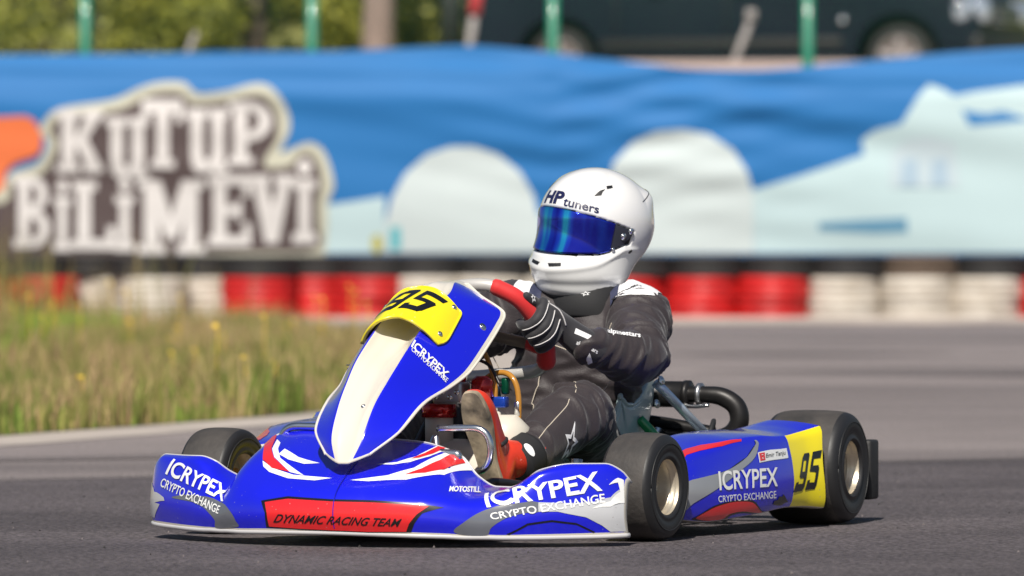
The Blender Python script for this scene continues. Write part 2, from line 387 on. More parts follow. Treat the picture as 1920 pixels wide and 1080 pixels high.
BUMPER_ART = {
    'left_icrypex': [(-0.534, 2.68), (-0.503, 2.597), (-0.474, 2.42), (-0.446, 2.246), (-0.419, 2.098), (-0.394, 2.06), (-0.369, 2.067), (-0.345, 2.08), (-0.316, 1.827), (-0.51, 4.079), (-0.48, 3.749), (-0.452, 3.471), (-0.427, 3.224), (-0.403, 3.162), (-0.382, 3.19), (-0.365, 3.316), (-0.348, 3.363), (-0.308, 2.584)],
    'left_crypto': [(-0.553, 1.889), (-0.521, 1.828), (-0.491, 1.719), (-0.463, 1.58), (-0.435, 1.448), (-0.408, 1.357), (-0.382, 1.299), (-0.356, 1.241), (-0.33, 1.12), (-0.542, 2.41), (-0.511, 2.345), (-0.482, 2.186), (-0.454, 2.018), (-0.426, 1.862), (-0.4, 1.795), (-0.375, 1.765), (-0.35, 1.744), (-0.323, 1.614)],
    'grey_left': [(-0.503, 1.487), (-0.457, 1.679), (-0.409, 1.742), (-0.337, 1.951), (-0.287, 1.142), (-0.271, 0.602), (-0.268, 0.252), (-0.342, 0.164), (-0.345, 0.71), (-0.378, 1.225), (-0.426, 1.388)],
    'pale_left': [(-0.608, 2.833), (-0.579, 1.647), (-0.535, 1.385), (-0.532, 1.241), (-0.577, 1.085), (-0.553, 1.016), (-0.575, 0.566), (-0.585, 0.316), (-0.608, 0.473)],
    'red_panel': [(-0.182, 1.558), (-0.12, 1.734), (-0.009, 1.642), (0.098, 1.651), (0.174, 1.611), (0.224, 1.606), (0.199, 1.156), (0.181, 0.652), (0.172, 0.197), (0.081, 0.118), (-0.011, 0.142), (-0.093, 0.198), (-0.172, 0.295), (-0.175, 1.031)],
    'black_panel': [(-0.194, 1.633), (-0.122, 1.865), (-0.01, 1.756), (0.097, 1.767), (0.173, 1.717), (0.255, 1.644), (0.211, 1.226), (0.193, 0.663), (0.183, 0.177), (0.081, 0.058), (-0.011, 0.08), (-0.094, 0.138), (-0.181, 0.232), (-0.181, 1.03)],
    'dynamic': [(-0.158, 0.54), (-0.115, 0.522), (-0.074, 0.513), (-0.033, 0.505), (0.007, 0.497), (0.046, 0.491), (0.085, 0.486), (0.123, 0.482), (0.16, 0.484), (-0.149, 0.979), (-0.106, 0.962), (-0.065, 0.955), (-0.024, 0.947), (0.015, 0.937), (0.054, 0.924), (0.092, 0.911), (0.13, 0.901), (0.166, 0.9)],
    'w1': [(0.017, 2.767), (0.097, 3.072), (0.142, 3.58), (0.16, 4.336), (0.176, 5.0), (0.208, 4.936), (0.234, 4.927), (0.213, 3.613), (0.145, 2.919), (0.062, 2.733)],
    'r1': [(0.134, 3.163), (0.159, 3.6), (0.178, 4.297), (0.184, 4.996), (0.197, 4.97), (0.218, 4.848), (0.204, 3.867), (0.174, 3.423)],
    'w2': [(0.051, 3.623), (0.094, 3.777), (0.124, 4.173), (0.141, 4.946), (0.169, 5.0), (0.15, 4.317), (0.123, 3.839), (0.09, 3.639)],
    'r2': [(0.119, 4.01), (0.135, 4.434), (0.145, 4.957), (0.162, 5.0), (0.151, 4.495), (0.134, 4.13)],
    'w3': [(-0.244, 3.588), (-0.205, 3.22), (-0.138, 2.934), (-0.032, 2.847), (-0.073, 2.692), (-0.146, 2.755), (-0.206, 3.032), (-0.231, 3.293)],
    'r3': [(-0.297, 4.917), (-0.284, 5.0), (-0.277, 5.0), (-0.266, 4.732), (-0.246, 4.147), (-0.217, 3.673), (-0.153, 3.053), (-0.205, 3.207), (-0.245, 3.628)],
    'w4': [(-0.258, 4.622), (-0.244, 4.139), (-0.218, 3.709), (-0.151, 3.055), (-0.11, 2.928), (-0.201, 3.67), (-0.227, 4.097), (-0.236, 4.37)],
    'w5': [(-0.213, 3.848), (-0.209, 4.075), (-0.157, 3.76), (-0.093, 3.576), (-0.131, 3.488), (-0.179, 3.628)],
    'motostill': [(0.248, 2.722), (0.255, 2.811), (0.261, 2.92), (0.268, 3.05), (0.274, 3.195), (0.28, 3.346), (0.286, 3.489), (0.293, 3.603), (0.302, 3.651), (0.239, 3.101), (0.245, 3.216), (0.251, 3.344), (0.257, 3.486), (0.262, 3.646), (0.266, 3.815), (0.271, 3.985), (0.275, 4.151), (0.279, 4.313)],
    'right_icrypex': [(0.34, 1.954), (0.369, 1.997), (0.399, 1.926), (0.429, 1.88), (0.457, 1.94), (0.485, 2.016), (0.513, 2.071), (0.54, 2.101), (0.566, 2.2), (0.315, 3.503), (0.336, 4.033), (0.382, 3.514), (0.418, 2.997), (0.447, 3.019), (0.475, 3.134), (0.502, 3.256), (0.528, 3.375), (0.554, 3.557)],
    'right_crypto': [(0.352, 1.172), (0.381, 1.265), (0.409, 1.252), (0.438, 1.271), (0.465, 1.337), (0.493, 1.407), (0.52, 1.456), (0.546, 1.498), (0.572, 1.613), (0.347, 1.575), (0.375, 1.657), (0.404, 1.637), (0.433, 1.645), (0.461, 1.725), (0.489, 1.815), (0.516, 1.884), (0.543, 1.935), (0.569, 2.062)],
    'grey_right': [(0.275, 0.329), (0.296, 0.914), (0.331, 1.71), (0.368, 2.058), (0.407, 1.918), (0.445, 1.816), (0.446, 1.343), (0.428, 1.339), (0.382, 1.236), (0.352, 0.663), (0.341, 0.14), (0.301, 0.13)],
    'pale_right': [(0.445, 1.816), (0.518, 1.655), (0.554, 1.65), (0.581, 1.938), (0.595, 2.662), (0.602, 2.277), (0.604, 0.233), (0.579, 0.208), (0.566, 0.503), (0.537, 0.934), (0.483, 1.305), (0.446, 1.343)],
    'tip_right': [(0.576, 2.639), (0.59, 3.562), (0.599, 3.817), (0.603, 1.924), (0.581, 1.459), (0.547, 1.32), (0.581, 1.739), (0.596, 2.521), (0.591, 3.153)],
    'arc_right': [(0.38, 0.224), (0.424, 0.782), (0.472, 0.893), (0.518, 0.689), (0.551, 0.22), (0.548, 0.169), (0.518, 0.595), (0.472, 0.796), (0.425, 0.675), (0.386, 0.183)],
}
FAIRING_ART = {
    'icrypex': [(4.479, 0.382), (4.35, 0.444), (4.22, 0.503), (4.089, 0.561), (3.953, 0.618), (3.809, 0.676), (3.656, 0.737), (3.491, 0.8), (3.313, 0.867), (4.764, 0.375), (4.635, 0.439), (4.509, 0.5), (4.385, 0.559), (4.259, 0.618), (4.132, 0.675), (3.997, 0.732), (3.853, 0.791), (3.698, 0.852)],
    'crypto': [(4.337, 0.404), (4.211, 0.466), (4.083, 0.526), (3.951, 0.585), (3.812, 0.645), (3.665, 0.707), (3.508, 0.77), (3.337, 0.838), (3.152, 0.91), (4.489, 0.397), (4.364, 0.46), (4.24, 0.522), (4.115, 0.582), (3.984, 0.641), (3.846, 0.701), (3.699, 0.763), (3.541, 0.827), (3.368, 0.896)],
    'bolt': [(5.71, 0.87)],
    'plate': [(5.358, -0.334), (4.609, 0.594), (6.125, 0.662), (6.733, -0.353)],
}
POD_ART = {
    'red_top': [(-0.222, 7.218), (-0.27, 7.336), (-0.324, 7.251), (-0.388, 6.803), (-0.472, 6.354), (-0.465, 5.956), (-0.373, 5.978), (-0.284, 6.576), (-0.225, 6.653), (-0.203, 5.955), (-0.193, 5.03), (-0.186, 5.449)],
    'grey': [(-0.189, 3.847), (-0.259, 4.124), (-0.38, 4.208), (-0.472, 4.634), (-0.525, 5.406), (-0.527, 5.843), (-0.538, 5.812), (-0.54, 5.377), (-0.51, 4.57), (-0.428, 3.998), (-0.29, 3.263), (-0.216, 2.692), (-0.189, 2.402)],
    'red_low': [(-0.237, 1.92), (-0.294, 2.491), (-0.373, 2.684), (-0.441, 2.641), (-0.5, 2.416), (-0.553, 1.627), (-0.498, 1.916), (-0.441, 2.138), (-0.383, 2.087), (-0.346, 1.681)],
    'red_low_outline': [(-0.225, 1.727), (-0.286, 2.526), (-0.372, 2.749), (-0.44, 2.706), (-0.505, 2.482), (-0.577, 1.286), (-0.502, 1.74), (-0.444, 2.003), (-0.392, 1.919), (-0.364, 1.286)],
    'icrypex': [(-0.325, 3.319), (-0.358, 3.292), (-0.392, 3.258), (-0.427, 3.224), (-0.462, 3.194), (-0.497, 3.161), (-0.533, 3.121), (-0.57, 3.077), (-0.608, 3.025), (-0.328, 4.278), (-0.361, 4.195), (-0.395, 4.121), (-0.43, 4.063), (-0.466, 4.027), (-0.502, 3.995), (-0.538, 3.964), (-0.576, 3.936), (-0.615, 3.917)],
    'crypto': [(-0.321, 2.769), (-0.354, 2.757), (-0.388, 2.733), (-0.423, 2.702), (-0.458, 2.671), (-0.493, 2.636), (-0.529, 2.594), (-0.566, 2.547), (-0.605, 2.491), (-0.317, 3.074), (-0.35, 3.064), (-0.384, 3.042), (-0.419, 3.016), (-0.454, 2.99), (-0.489, 2.961), (-0.525, 2.926), (-0.562, 2.887), (-0.6, 2.841)],
    'name': [(-0.527, 4.252), (-0.683, 4.37), (-0.685, 5.034), (-0.527, 4.799)],
    'flag': [(-0.532, 4.326), (-0.558, 4.345), (-0.561, 4.766), (-0.532, 4.75)],
    'nametext': [(-0.562, 4.396), (-0.575, 4.4), (-0.588, 4.407), (-0.601, 4.417), (-0.614, 4.432), (-0.628, 4.449), (-0.642, 4.467), (-0.656, 4.482), (-0.67, 4.491), (-0.563, 4.679), (-0.576, 4.69), (-0.589, 4.705), (-0.602, 4.728), (-0.616, 4.757), (-0.63, 4.79), (-0.644, 4.822), (-0.658, 4.849), (-0.672, 4.869)],
    'n95': [(-0.699, 2.575), (-0.834, 2.767), (-0.862, 4.429), (-0.74, 4.468)],
    'yellow': [(-0.708, 5.855), (-0.862, 5.857), (-0.862, 1.571), (-0.735, 1.0)],
    'dark': [(-0.595, 2.193), (-0.597, 2.379), (-0.616, 2.387), (-0.621, 2.528), (-0.639, 2.506), (-0.643, 2.596), (-0.653, 2.496), (-0.666, 2.316), (-0.679, 2.133), (-0.661, 2.123), (-0.65, 1.969), (-0.623, 2.036)],
}
BANNER_ART = {
    'halo': [(-4.544, 0.922), (-4.062, 1.005), (-3.936, 1.152), (-3.748, 1.215), (-3.675, 1.299), (-3.643, 1.403), (-3.706, 1.487), (-3.664, 1.571), (-3.539, 1.665), (-3.141, 1.728), (-2.931, 1.822), (-2.764, 1.868), (-2.575, 1.864), (-2.471, 1.78), (-2.24, 1.801), (-2.073, 1.847), (-1.947, 1.853), (-1.843, 1.78), (-1.759, 1.634), (-1.748, 1.487), (-1.822, 1.32), (-1.696, 1.361), (-1.591, 1.393), (-1.487, 1.34), (-1.424, 1.194), (-1.399, 1.047), (-1.445, 0.922), (-1.445, 0.754), (-1.476, 0.492), (-1.549, 0.486), (-4.544, 0.486)],
    'brown': [(-4.523, 0.838), (-3.989, 0.922), (-3.926, 1.089), (-3.706, 1.142), (-3.612, 1.257), (-3.57, 1.403), (-3.622, 1.487), (-3.518, 1.592), (-3.099, 1.65), (-2.89, 1.749), (-2.764, 1.789), (-2.596, 1.784), (-2.513, 1.701), (-2.24, 1.722), (-2.073, 1.763), (-1.958, 1.763), (-1.884, 1.686), (-1.838, 1.571), (-1.849, 1.424), (-1.943, 1.257), (-1.905, 1.194), (-1.738, 1.215), (-1.675, 1.292), (-1.591, 1.311), (-1.514, 1.215), (-1.493, 1.068), (-1.524, 0.922), (-1.524, 0.754), (-1.545, 0.555), (-2.199, 0.534), (-4.523, 0.488)],
    'orange': [(-4.544, 1.571), (-4.02, 1.592), (-3.79, 1.592), (-3.706, 1.487), (-3.689, 1.393), (-3.727, 1.299), (-3.895, 1.236), (-3.978, 1.152), (-4.041, 1.005), (-4.544, 0.964)],
    'igloo_near': [(-0.992, 0.528), (-0.997, 0.754), (-0.942, 0.964), (-0.838, 1.152), (-0.67, 1.299), (-0.482, 1.361), (-0.293, 1.361), (-0.105, 1.299), (0.063, 1.165), (0.168, 0.985), (0.218, 0.754), (0.222, 0.528)],
    'igloo_far': [(0.704, 0.528), (0.733, 0.922), (0.796, 1.236), (0.942, 1.391), (1.131, 1.479), (1.34, 1.495), (1.549, 1.458), (1.738, 1.332), (1.843, 1.173), (1.893, 1.005), (1.901, 0.528)],
    'ice_left': [(-1.487, 0.528), (-1.466, 0.901), (-1.256, 0.93), (-0.997, 0.972), (-0.997, 0.528)],
    'ice_mid': [(0.222, 0.528), (0.209, 0.838), (0.419, 0.88), (0.712, 0.922), (0.712, 0.528)],
    'ice_right': [(1.905, 0.528), (1.893, 1.022), (2.261, 1.131), (2.764, 1.299), (2.747, 1.416), (2.848, 1.487), (3.057, 1.541), (3.191, 1.759), (3.275, 1.851), (3.371, 1.822), (3.476, 1.759), (3.643, 1.793), (4.02, 1.843), (4.983, 1.885), (4.983, 0.528)],
    'ice_gap': [(3.53, 1.65), (3.727, 1.617), (3.853, 1.642), (4.041, 1.583), (4.313, 1.655), (4.313, 1.6), (3.936, 1.558), (3.593, 1.525)],
    'panel': [(2.408, 0.763), (2.764, 0.788), (3.099, 0.804), (3.107, 0.687), (2.848, 0.679), (2.408, 0.704)],
    'hut': [(2.965, 1.039), (2.982, 1.32), (3.099, 1.416), (3.275, 1.445), (3.476, 1.391), (3.518, 1.039)],
    'hut_door': [(3.049, 1.047), (3.065, 1.257), (3.183, 1.265), (3.191, 1.047)],
    'hut_door2': [(3.287, 1.047), (3.3, 1.257), (3.413, 1.265), (3.426, 1.047)],
}
BANNER_LETTERS = [('K', (-3.591, 1.156), (-3.199, 1.65)), ('U', (-3.199, 1.11), (-2.843, 1.592)), ('T', (-2.915, 1.19), (-2.575, 1.734)), ('U', (-2.571, 1.152), (-2.215, 1.659)), ('P', (-2.236, 1.215), (-1.868, 1.717)), ('B', (-3.92, 0.566), (-3.61, 1.131)), ('İ', (-3.614, 0.541), (-3.442, 1.11)), ('L', (-3.463, 0.553), (-3.095, 1.089)), ('İ', (-3.132, 0.541), (-2.948, 1.123)), ('M', (-2.957, 0.52), (-2.395, 1.098)), ('E', (-2.395, 0.582), (-2.039, 1.139)), ('V', (-2.081, 0.603), (-1.692, 1.139)), ('İ', (-1.742, 0.603), (-1.516, 1.273))]
BANNER_TOP = [(-5.695, 2.077), (-4.02, 2.086), (-2.973, 2.094), (-2.136, 2.111), (-1.57, 2.111), (-0.921, 2.136), (-0.335, 2.157), (0.084, 2.128), (0.586, 2.069), (1.005, 2.019), (1.424, 1.973), (1.843, 1.96), (2.261, 1.985), (2.68, 2.027), (3.099, 2.069), (3.518, 2.107), (4.02, 2.136), (5.612, 2.161)]
# ------------------------------------------------------------------ materials of the setting
def asphalt_mat(name, a, b, streak):
    m = bpy.data.materials.new(name); m.use_nodes = True; nt = m.node_tree; p = nt.nodes['Principled BSDF']
    N = nt.nodes.new; Lk = nt.links.new
    tc = N('ShaderNodeTexCoord')
    fine = N('ShaderNodeTexNoise'); fine.inputs['Scale'].default_value = 95; fine.inputs['Detail'].default_value = 3; Lk(tc.outputs['Object'], fine.inputs['Vector'])
    chip = N('ShaderNodeTexVoronoi'); chip.inputs['Scale'].default_value = 75; Lk(tc.outputs['Object'], chip.inputs['Vector'])
    big = N('ShaderNodeTexNoise'); big.inputs['Scale'].default_value = .8; big.inputs['Detail'].default_value = 5; Lk(tc.outputs['Object'], big.inputs['Vector'])
    mp = N('ShaderNodeMapping'); mp.inputs['Scale'].default_value = streak; mp.inputs['Rotation'].default_value = (0, 0, -.03); Lk(tc.outputs['Object'], mp.inputs[0])
    st = N('ShaderNodeTexNoise'); st.inputs['Scale'].default_value = 1; st.inputs['Detail'].default_value = 4; Lk(mp.outputs[0], st.inputs['Vector'])
    r1 = N('ShaderNodeValToRGB'); r1.color_ramp.elements[0].position = .36; r1.color_ramp.elements[1].position = .62
    r1.color_ramp.elements[0].color = (*b, 1); r1.color_ramp.elements[1].color = (*a, 1); Lk(st.outputs[0], r1.inputs[0])
    gr = N('ShaderNodeMapRange'); gr.inputs['From Min'].default_value = .36; gr.inputs['From Max'].default_value = .64; gr.inputs['To Min'].default_value = .12; gr.inputs['To Max'].default_value = .88; Lk(fine.outputs[0], gr.inputs[0])
    m1 = N('ShaderNodeMixRGB'); m1.blend_type = 'OVERLAY'; m1.inputs[0].default_value = .8; Lk(r1.outputs[0], m1.inputs[1]); Lk(gr.outputs[0], m1.inputs[2])
    m2 = N('ShaderNodeMixRGB'); m2.blend_type = 'OVERLAY'; m2.inputs[0].default_value = .3; Lk(m1.outputs[0], m2.inputs[1]); Lk(big.outputs[0], m2.inputs[2])
    sp = N('ShaderNodeValToRGB'); sp.color_ramp.elements[0].position = .07; sp.color_ramp.elements[1].position = .16
    sp.color_ramp.elements[0].color = (1, 1, 1, 1); sp.color_ramp.elements[1].color = (0, 0, 0, 1); Lk(chip.outputs['Distance'], sp.inputs[0])
    m3 = N('ShaderNodeMixRGB'); m3.blend_type = 'MIX'; m3.inputs[2].default_value = (.30, .28, .26, 1); Lk(m2.outputs[0], m3.inputs[1])
    mu = N('ShaderNodeMath'); mu.operation = 'MULTIPLY'; mu.inputs[1].default_value = .5; Lk(sp.outputs[0], mu.inputs[0]); Lk(mu.outputs[0], m3.inputs[0])
    Lk(m3.outputs[0], p.inputs['Base Color'])
    p.inputs['Roughness'].default_value = .82; p.inputs['Specular IOR Level'].default_value = .35
    bp = N('ShaderNodeBump'); bp.inputs['Strength'].default_value = .8; bp.inputs['Distance'].default_value = .004; Lk(fine.outputs[0], bp.inputs['Height']); Lk(bp.outputs[0], p.inputs['Normal'])
    return m
MT_TRACK = asphalt_mat('weathered_asphalt', (.238, .206, .203), (.140, .121, .122), (.09, .38, 1))
MT_DARK = asphalt_mat('fresh_asphalt', (.092, .079, .085), (.064, .055, .060), (.9, 1.1, 1))
MT_SOIL = material('dry_soil', (.20, .15, .09), .95, var=(3, .8), col2=(.09, .09, .04), bump=(30, .8, .02))
MT_CONC = material('pale_concrete', (.50, .44, .39), .9, var=(1.6, .9), col2=(.30, .26, .24), bump=(60, .5, .004))
MT_KERB = material('pink_kerb_stone', (.46, .36, .33), .85, var=(4, .4))
MT_HILL = material('hillside_scrub', (.34, .33, .10), .95, var=(.9, 1.2), col2=(.07, .09, .025), bump=(8, 1, .1))

def sheet(name, poly, z, mat, kind='structure'):
    V, Fc = union2d([poly]); o = link(name, [(a, b, z) for a, b in V], Fc, mat, smooth=False)
    if o.data.polygons[0].normal.z < 0: o.data.flip_normals()
    return tag(o, kind=kind)

# ------------------------------------------------------------------ ground, track, verge
sheet('ground', [(-400, -60), (400, -60), (400, 600), (-400, 600)], -.02, MT_SOIL)
sheet('track', [(-45, -20), (45, -20), (45, 55.2), (-45, 55.2)], 0, MT_TRACK)
sheet('fresh_asphalt', [(-25, 6.20), (25, 36.95), (25, -15), (-25, -15)], .004, MT_DARK)
sheet('asphalt_joint', [(-25, 6.17), (25, 36.92), (25, 36.98), (-25, 6.23)], .008, material('tar_joint', (.030, .027, .028), .8, var=(12, .6)))
MT_LINE = asphalt_mat('rubbered_asphalt', (.145, .125, .125), (.10, .087, .089), (.2, .9, 1))
for pts in ([(.9, 36.2), (1.6, 36.6), (3.2, 37.2), (9, 38.6), (9, 35.6), (3.2, 34.6), (1.8, 35.2)], [(.7, 41.2), (1.6, 41.6), (2.6, 41.2), (2.0, 40.4), (1.1, 40.2)], [(-3.2, 21.75), (-.9, 23.2), (1.2, 24.6), (1.15, 24.2), (-.8, 22.85), (-3.2, 21.45)]): sheet('rubber_line', pts, .0025, MT_LINE)
EDGE = [(-5.2, 14.5), (-4.0, 18.2), (-2.8, 21.9), (-1.80, 24.96), (-.78, 28.1), (-.42, 30.5), (-.28, 33.5), (-.30, 37), (-.42, 41.5), (-.80, 45), (-2.2, 48), (-5, 49.6), (-9, 50.2)]
EP = cr([(a, b) for a, b in EDGE], 90)
ISLAND = [tuple(p) for p in EP]+[(-14, 50), (-14, 14)]
tt = np.gradient(EP, axis=0); tt /= np.linalg.norm(tt, axis=1, keepdims=True); nn_ = np.stack([tt[:, 1], -tt[:, 0]], 1)
def band(name, o0, o1, z, h, mat):
    a = EP+nn_*o0; b = EP+nn_*o1; n = len(a)
    V = [(*p, z) for p in a]+[(*p, z+h) for p in a]+[(*p, z+h) for p in b]+[(*p, z) for p in b]
    Fc = [(k*n+i, k*n+i+1, (k+1)*n+i+1, (k+1)*n+i) for k in range(3) for i in range(n-1)]
    o = link(name, V, Fc, mat, smooth=False)
    bm = bmesh.new(); bm.from_mesh(o.data); bmesh.ops.recalc_face_normals(bm, faces=bm.faces[:]); bm.to_mesh(o.data); bm.free()
    if o.data.polygons[n+3].normal.z < 0: o.data.flip_normals()
    return tag(o, kind='structure')
band('verge_edging', -.02, .42, .001, .003, MT_CONC)
sheet('grass_island', ISLAND, .006, MT_SOIL)

def color_attr_mat(name, rough=.8):
    m = bpy.data.materials.new(name); m.use_nodes = True; p = m.node_tree.nodes['Principled BSDF']
    a = m.node_tree.nodes.new('ShaderNodeVertexColor'); a.layer_name = 'Col'; m.node_tree.links.new(a.outputs[0], p.inputs['Base Color'])
    p.inputs['Roughness'].default_value = rough; p.inputs['Specular IOR Level'].default_value = .25
    return m
MT_BLADE = color_attr_mat('grass_blades')

def blades(name, P, hmin, hmax, wid, palette, label, lean=.35, tip=False):
    n = len(P); h = rng.uniform(hmin, hmax, n)*(.85+1.1*np.array([noise.noise(Vector((p[0]*1.6, p[1]*.9, 3.))) for p in P])).clip(.3, 1.7); a = rng.uniform(0, 2*math.pi, n); w = wid*rng.uniform(.6, 1.4, n)
    ln = rng.uniform(.05, lean, n)*h; la = rng.uniform(0, 2*math.pi, n)
    dx, dy = np.cos(a)*w, np.sin(a)*w; lx, ly = np.cos(la)*ln, np.sin(la)*ln
    b = np.stack([P[:, 0], P[:, 1], np.full(n, .004)], 1)
    V = np.stack([b+np.stack([-dx, -dy, 0*dx], 1), b+np.stack([dx, dy, 0*dx], 1),
                  b+np.stack([lx*.35-dx*.8, ly*.35-dy*.8, h*.6], 1), b+np.stack([lx*.35+dx*.8, ly*.35+dy*.8, h*.6], 1),
                  b+np.stack([lx, ly, h], 1)], 1)
    k = np.arange(n)[:, None]*5
    loops = np.concatenate([k+np.array([0, 1, 3, 2])], 1); tri = k+np.array([2, 3, 4])
    Fc = loops.tolist()+tri.tolist()
    o = link(name, V.reshape(-1, 3), Fc, MT_BLADE)
    pal = np.array(palette); mixn = np.array([noise.noise(Vector((p[0]*2.1, p[1]*1.2, 9.))) for p in P])
    ci = np.clip(((rng.uniform(0, 1, n)*.55+.45*(mixn*1.6+.5))*len(pal)).astype(int), 0, len(pal)-1)
    col = pal[ci]*rng.uniform(.75, 1.25, (n, 1)); colv = np.repeat(np.concatenate([col, np.ones((n, 1))], 1), 5, axis=0)
    at = o.data.color_attributes.new('Col', 'FLOAT_COLOR', 'POINT'); at.data.foreach_set('color', colv.astype(np.float32).ravel())
    return tag(o, label, 'grass', kind='stuff')
def scatter(n, lo, hi):
    P = np.stack([rng.uniform(-7.5, 0, n*4), rng.uniform(lo, hi, n*4)], 1)
    return P[in_poly(P, ISLAND) & (P[:, 0] > -.13*P[:, 1]-.5)][:n]
GREEN = [(.09, .13, .022), (.13, .17, .03), (.18, .20, .045), (.24, .22, .065), (.31, .25, .10)]
STRAW = [(.15, .175, .04), (.21, .205, .06), (.29, .23, .09), (.36, .27, .13), (.38, .26, .15), (.27, .165, .095)]
blades('verge_grass', scatter(62000, 19, 50), .04, .16, .006, GREEN, 'green grass covering the verge island left of the kart')
blades('dry_grass', scatter(54000, 19.5, 50), .06, .22, .0036, STRAW, 'dry straw coloured grass stalks on the verge island', lean=.5)
Q = scatter(9000, 20, 40); d = np.min(np.linalg.norm(Q[:, None]-EP[None], axis=2), 1)
blades('edge_grass', Q[d < .5], .05, .16, .006, [(.09, .15, .02), (.13, .19, .03), (.18, .21, .05)], 'short fresh green grass along the edge of the verge')
Q = np.concatenate([np.array([-2.78, 44.])+rng.normal(0, .16, (260, 2)), np.array([-2.45, 36.])+rng.normal(0, .10, (60, 2))])
blades('leafy_weed', Q, .15, .32, .010, [(.17, .25, .03), (.21, .29, .05)], 'bright yellow green weed clump in the grass near the tyre barrier')
Q = np.array([-3.5, 47.5])+rng.normal(0, 1, (700, 2))*np.array([.5, .4])
blades('tall_weed', Q[in_poly(Q, ISLAND)], .35, .65, .005, STRAW[:4], 'tall dry weeds at the left end of the verge')
MT_FLOWER = material('yellow_petals', (.62, .42, .03), .7, var=(20, .3))
mb = MB()
for p in scatter(75, 25, 45):
    h = random.uniform(.16, .40); r = random.uniform(.007, .013); c = Vector((p[0], p[1], h)); R_ = Matrix.Rotation(random.uniform(.2, 1.2), 3, 'X')
    pts = [c]+[c+R_@Vector((r*math.cos(a), r*math.sin(a), .004*math.sin(3*a))) for a in np.linspace(0, 2*math.pi, 9)[:-1]]
    mb.add(([v[:] for v in pts], [(0, k+1, (k+1) % 8+1) for k in range(8)])); mb.add(tube([(p[0], p[1], 0), (p[0]+.01, p[1], h)], .002, 4))
tag(mb.build('wild_flowers', MT_FLOWER), 'small yellow wild flowers scattered through the verge grass', 'flowers', kind='stuff')

mb = MB()
for k in range(150):
    y = random.uniform(14.8, 23); x = random.uniform(-.085, .085)*y; r = random.uniform(.0015, .0042)
    q = np.array([(math.cos(a)*r*random.uniform(.6, 1.3), math.sin(a)*r*random.uniform(.6, 1.3), .0035) for a in np.linspace(0, 6.28, 6)[:-1]]+[(0, 0, r*1.1+.004)])
    mb.add((q+np.array([x, y, .002]), [(i, (i+1) % 5, 5) for i in range(5)]), random.randint(0, 1))
tag(mb.build('track_grit', [material('rubber_crumbs', (.012, .011, .011), .8), material('grey_grit', (.15, .13, .13), .9)], smooth=False), 'small rubber crumbs and grey grit scattered on the asphalt', 'grit', kind='stuff')

# ------------------------------------------------------------------ terrace, hillside behind the fence
bx_ = box((0, 61.6, .975), (60, 9, 1.95)); tag(link('terrace', *bx_, MT_CONC, smooth=False), kind='structure')
tag(link('terrace_kerb', *box((6.6, 59.3, 2.03), (14, .35, .18), bev=.02), MT_KERB, smooth=False), kind='structure')
tag(link('barrier_kerb', *box((0, 53.75, .022), (40, .7, .045), bev=.01), MT_CONC, smooth=False), kind='structure')
gx = np.linspace(-40, 40, 61); gy = np.concatenate([np.linspace(66, 90, 25), np.linspace(94, 220, 20)])
V = [(x, y, 1.93+(y-66)*.10+.55*noise.noise(Vector((x*.25, y*.2, 0)))*min(1, (y-66)/5)+max(0, y-85)*.18) for x in gx for y in gy]
o = link('hillside', V, grid_faces(len(gx), len(gy)), MT_HILL); tag(o, kind='structure')
if o.data.polygons[0].normal.z < 0: o.data.flip_normals()

# ------------------------------------------------------------------ tyre barrier
MT_TRED = material('red_painted_rubber', (.70, .016, .016), .45, var=(5, .8), col2=(.40, .016, .016), bump=(50, .2, .003))
MT_TWHITE = material('white_painted_rubber', (.74, .69, .62), .55, var=(5, .9), col2=(.42, .36, .29), bump=(50, .2, .003))
MT_TBLACK = material('old_black_rubber', (.013, .0125, .014), .7, var=(10, .6), col2=(.026, .024, .023), bump=(60, .4, .004))
MT_TBROWN = material('dusty_brown_rubber', (.12, .085, .062), .85, var=(10, .6), bump=(60, .4, .004))
def barrier_tyre(mat_list):
    R_, w = .289, .0850
    prof = [(.165, -w*.72), (.19, -w*.96), (.245, -w), (.270, -w*.97), (.286, -w*.86), (R_, -w*.70), (R_+.001, -w*.36), (R_-.006, -w*.34), (R_-.006, -w*.27), (R_+.001, -w*.25), (R_+.001, -w*.04), (R_-.006, -w*.03), (R_-.006, w*.03), (R_+.001, w*.04),
            (R_+.001, w*.25), (R_-.006, w*.27), (R_-.006, w*.34), (R_+.001, w*.36), (R_, w*.70), (.286, w*.86), (.270, w*.97), (.245, w), (.19, w*.96), (.165, w*.72), (.17, w*.5), (.24, w*.3), (.24, -w*.3), (.17, -w*.5), (.165, -w*.72)]
    return lathe(prof, 40, Matrix.Rotation(math.pi/2, 4, 'X'))
tyV, tyF = barrier_tyre(None); TY = {}
for k, m in (('red', MT_TRED), ('white', MT_TWHITE), ('black', MT_TBLACK), ('brown', MT_TBROWN)):
    me = bpy.data.meshes.new('barrier_tyre_'+k); me.from_pydata([tuple(v) for v in tyV], [], tyF); me.materials.append(m)
    me.polygons.foreach_set('use_smooth', np.ones(len(me.polygons), bool)); TY[k] = me
trios = [('red', (-180, -75, 25, 130), 'leftmost red trio half hidden by tall weeds'), ('white', (130, 230, 330, 430), 'white trio behind the grass at left'),
         ('red', (430, 535, 645, 742), 'red trio left of the kart fairing'), ('white', (742, 862, 985, 1110), 'white trio behind the driver'),
         ('red', (1110, 1246, 1388, 1510), 'red trio right of the driver'), ('white', (1510, 1651, 1791, 1906), 'white trio at right'), ('red', (1906, 2046, 2186, 2326), 'red trio at the right edge')]
PX = 13277/54.75
ordn = ('left', 'middle', 'right'); kk = 0
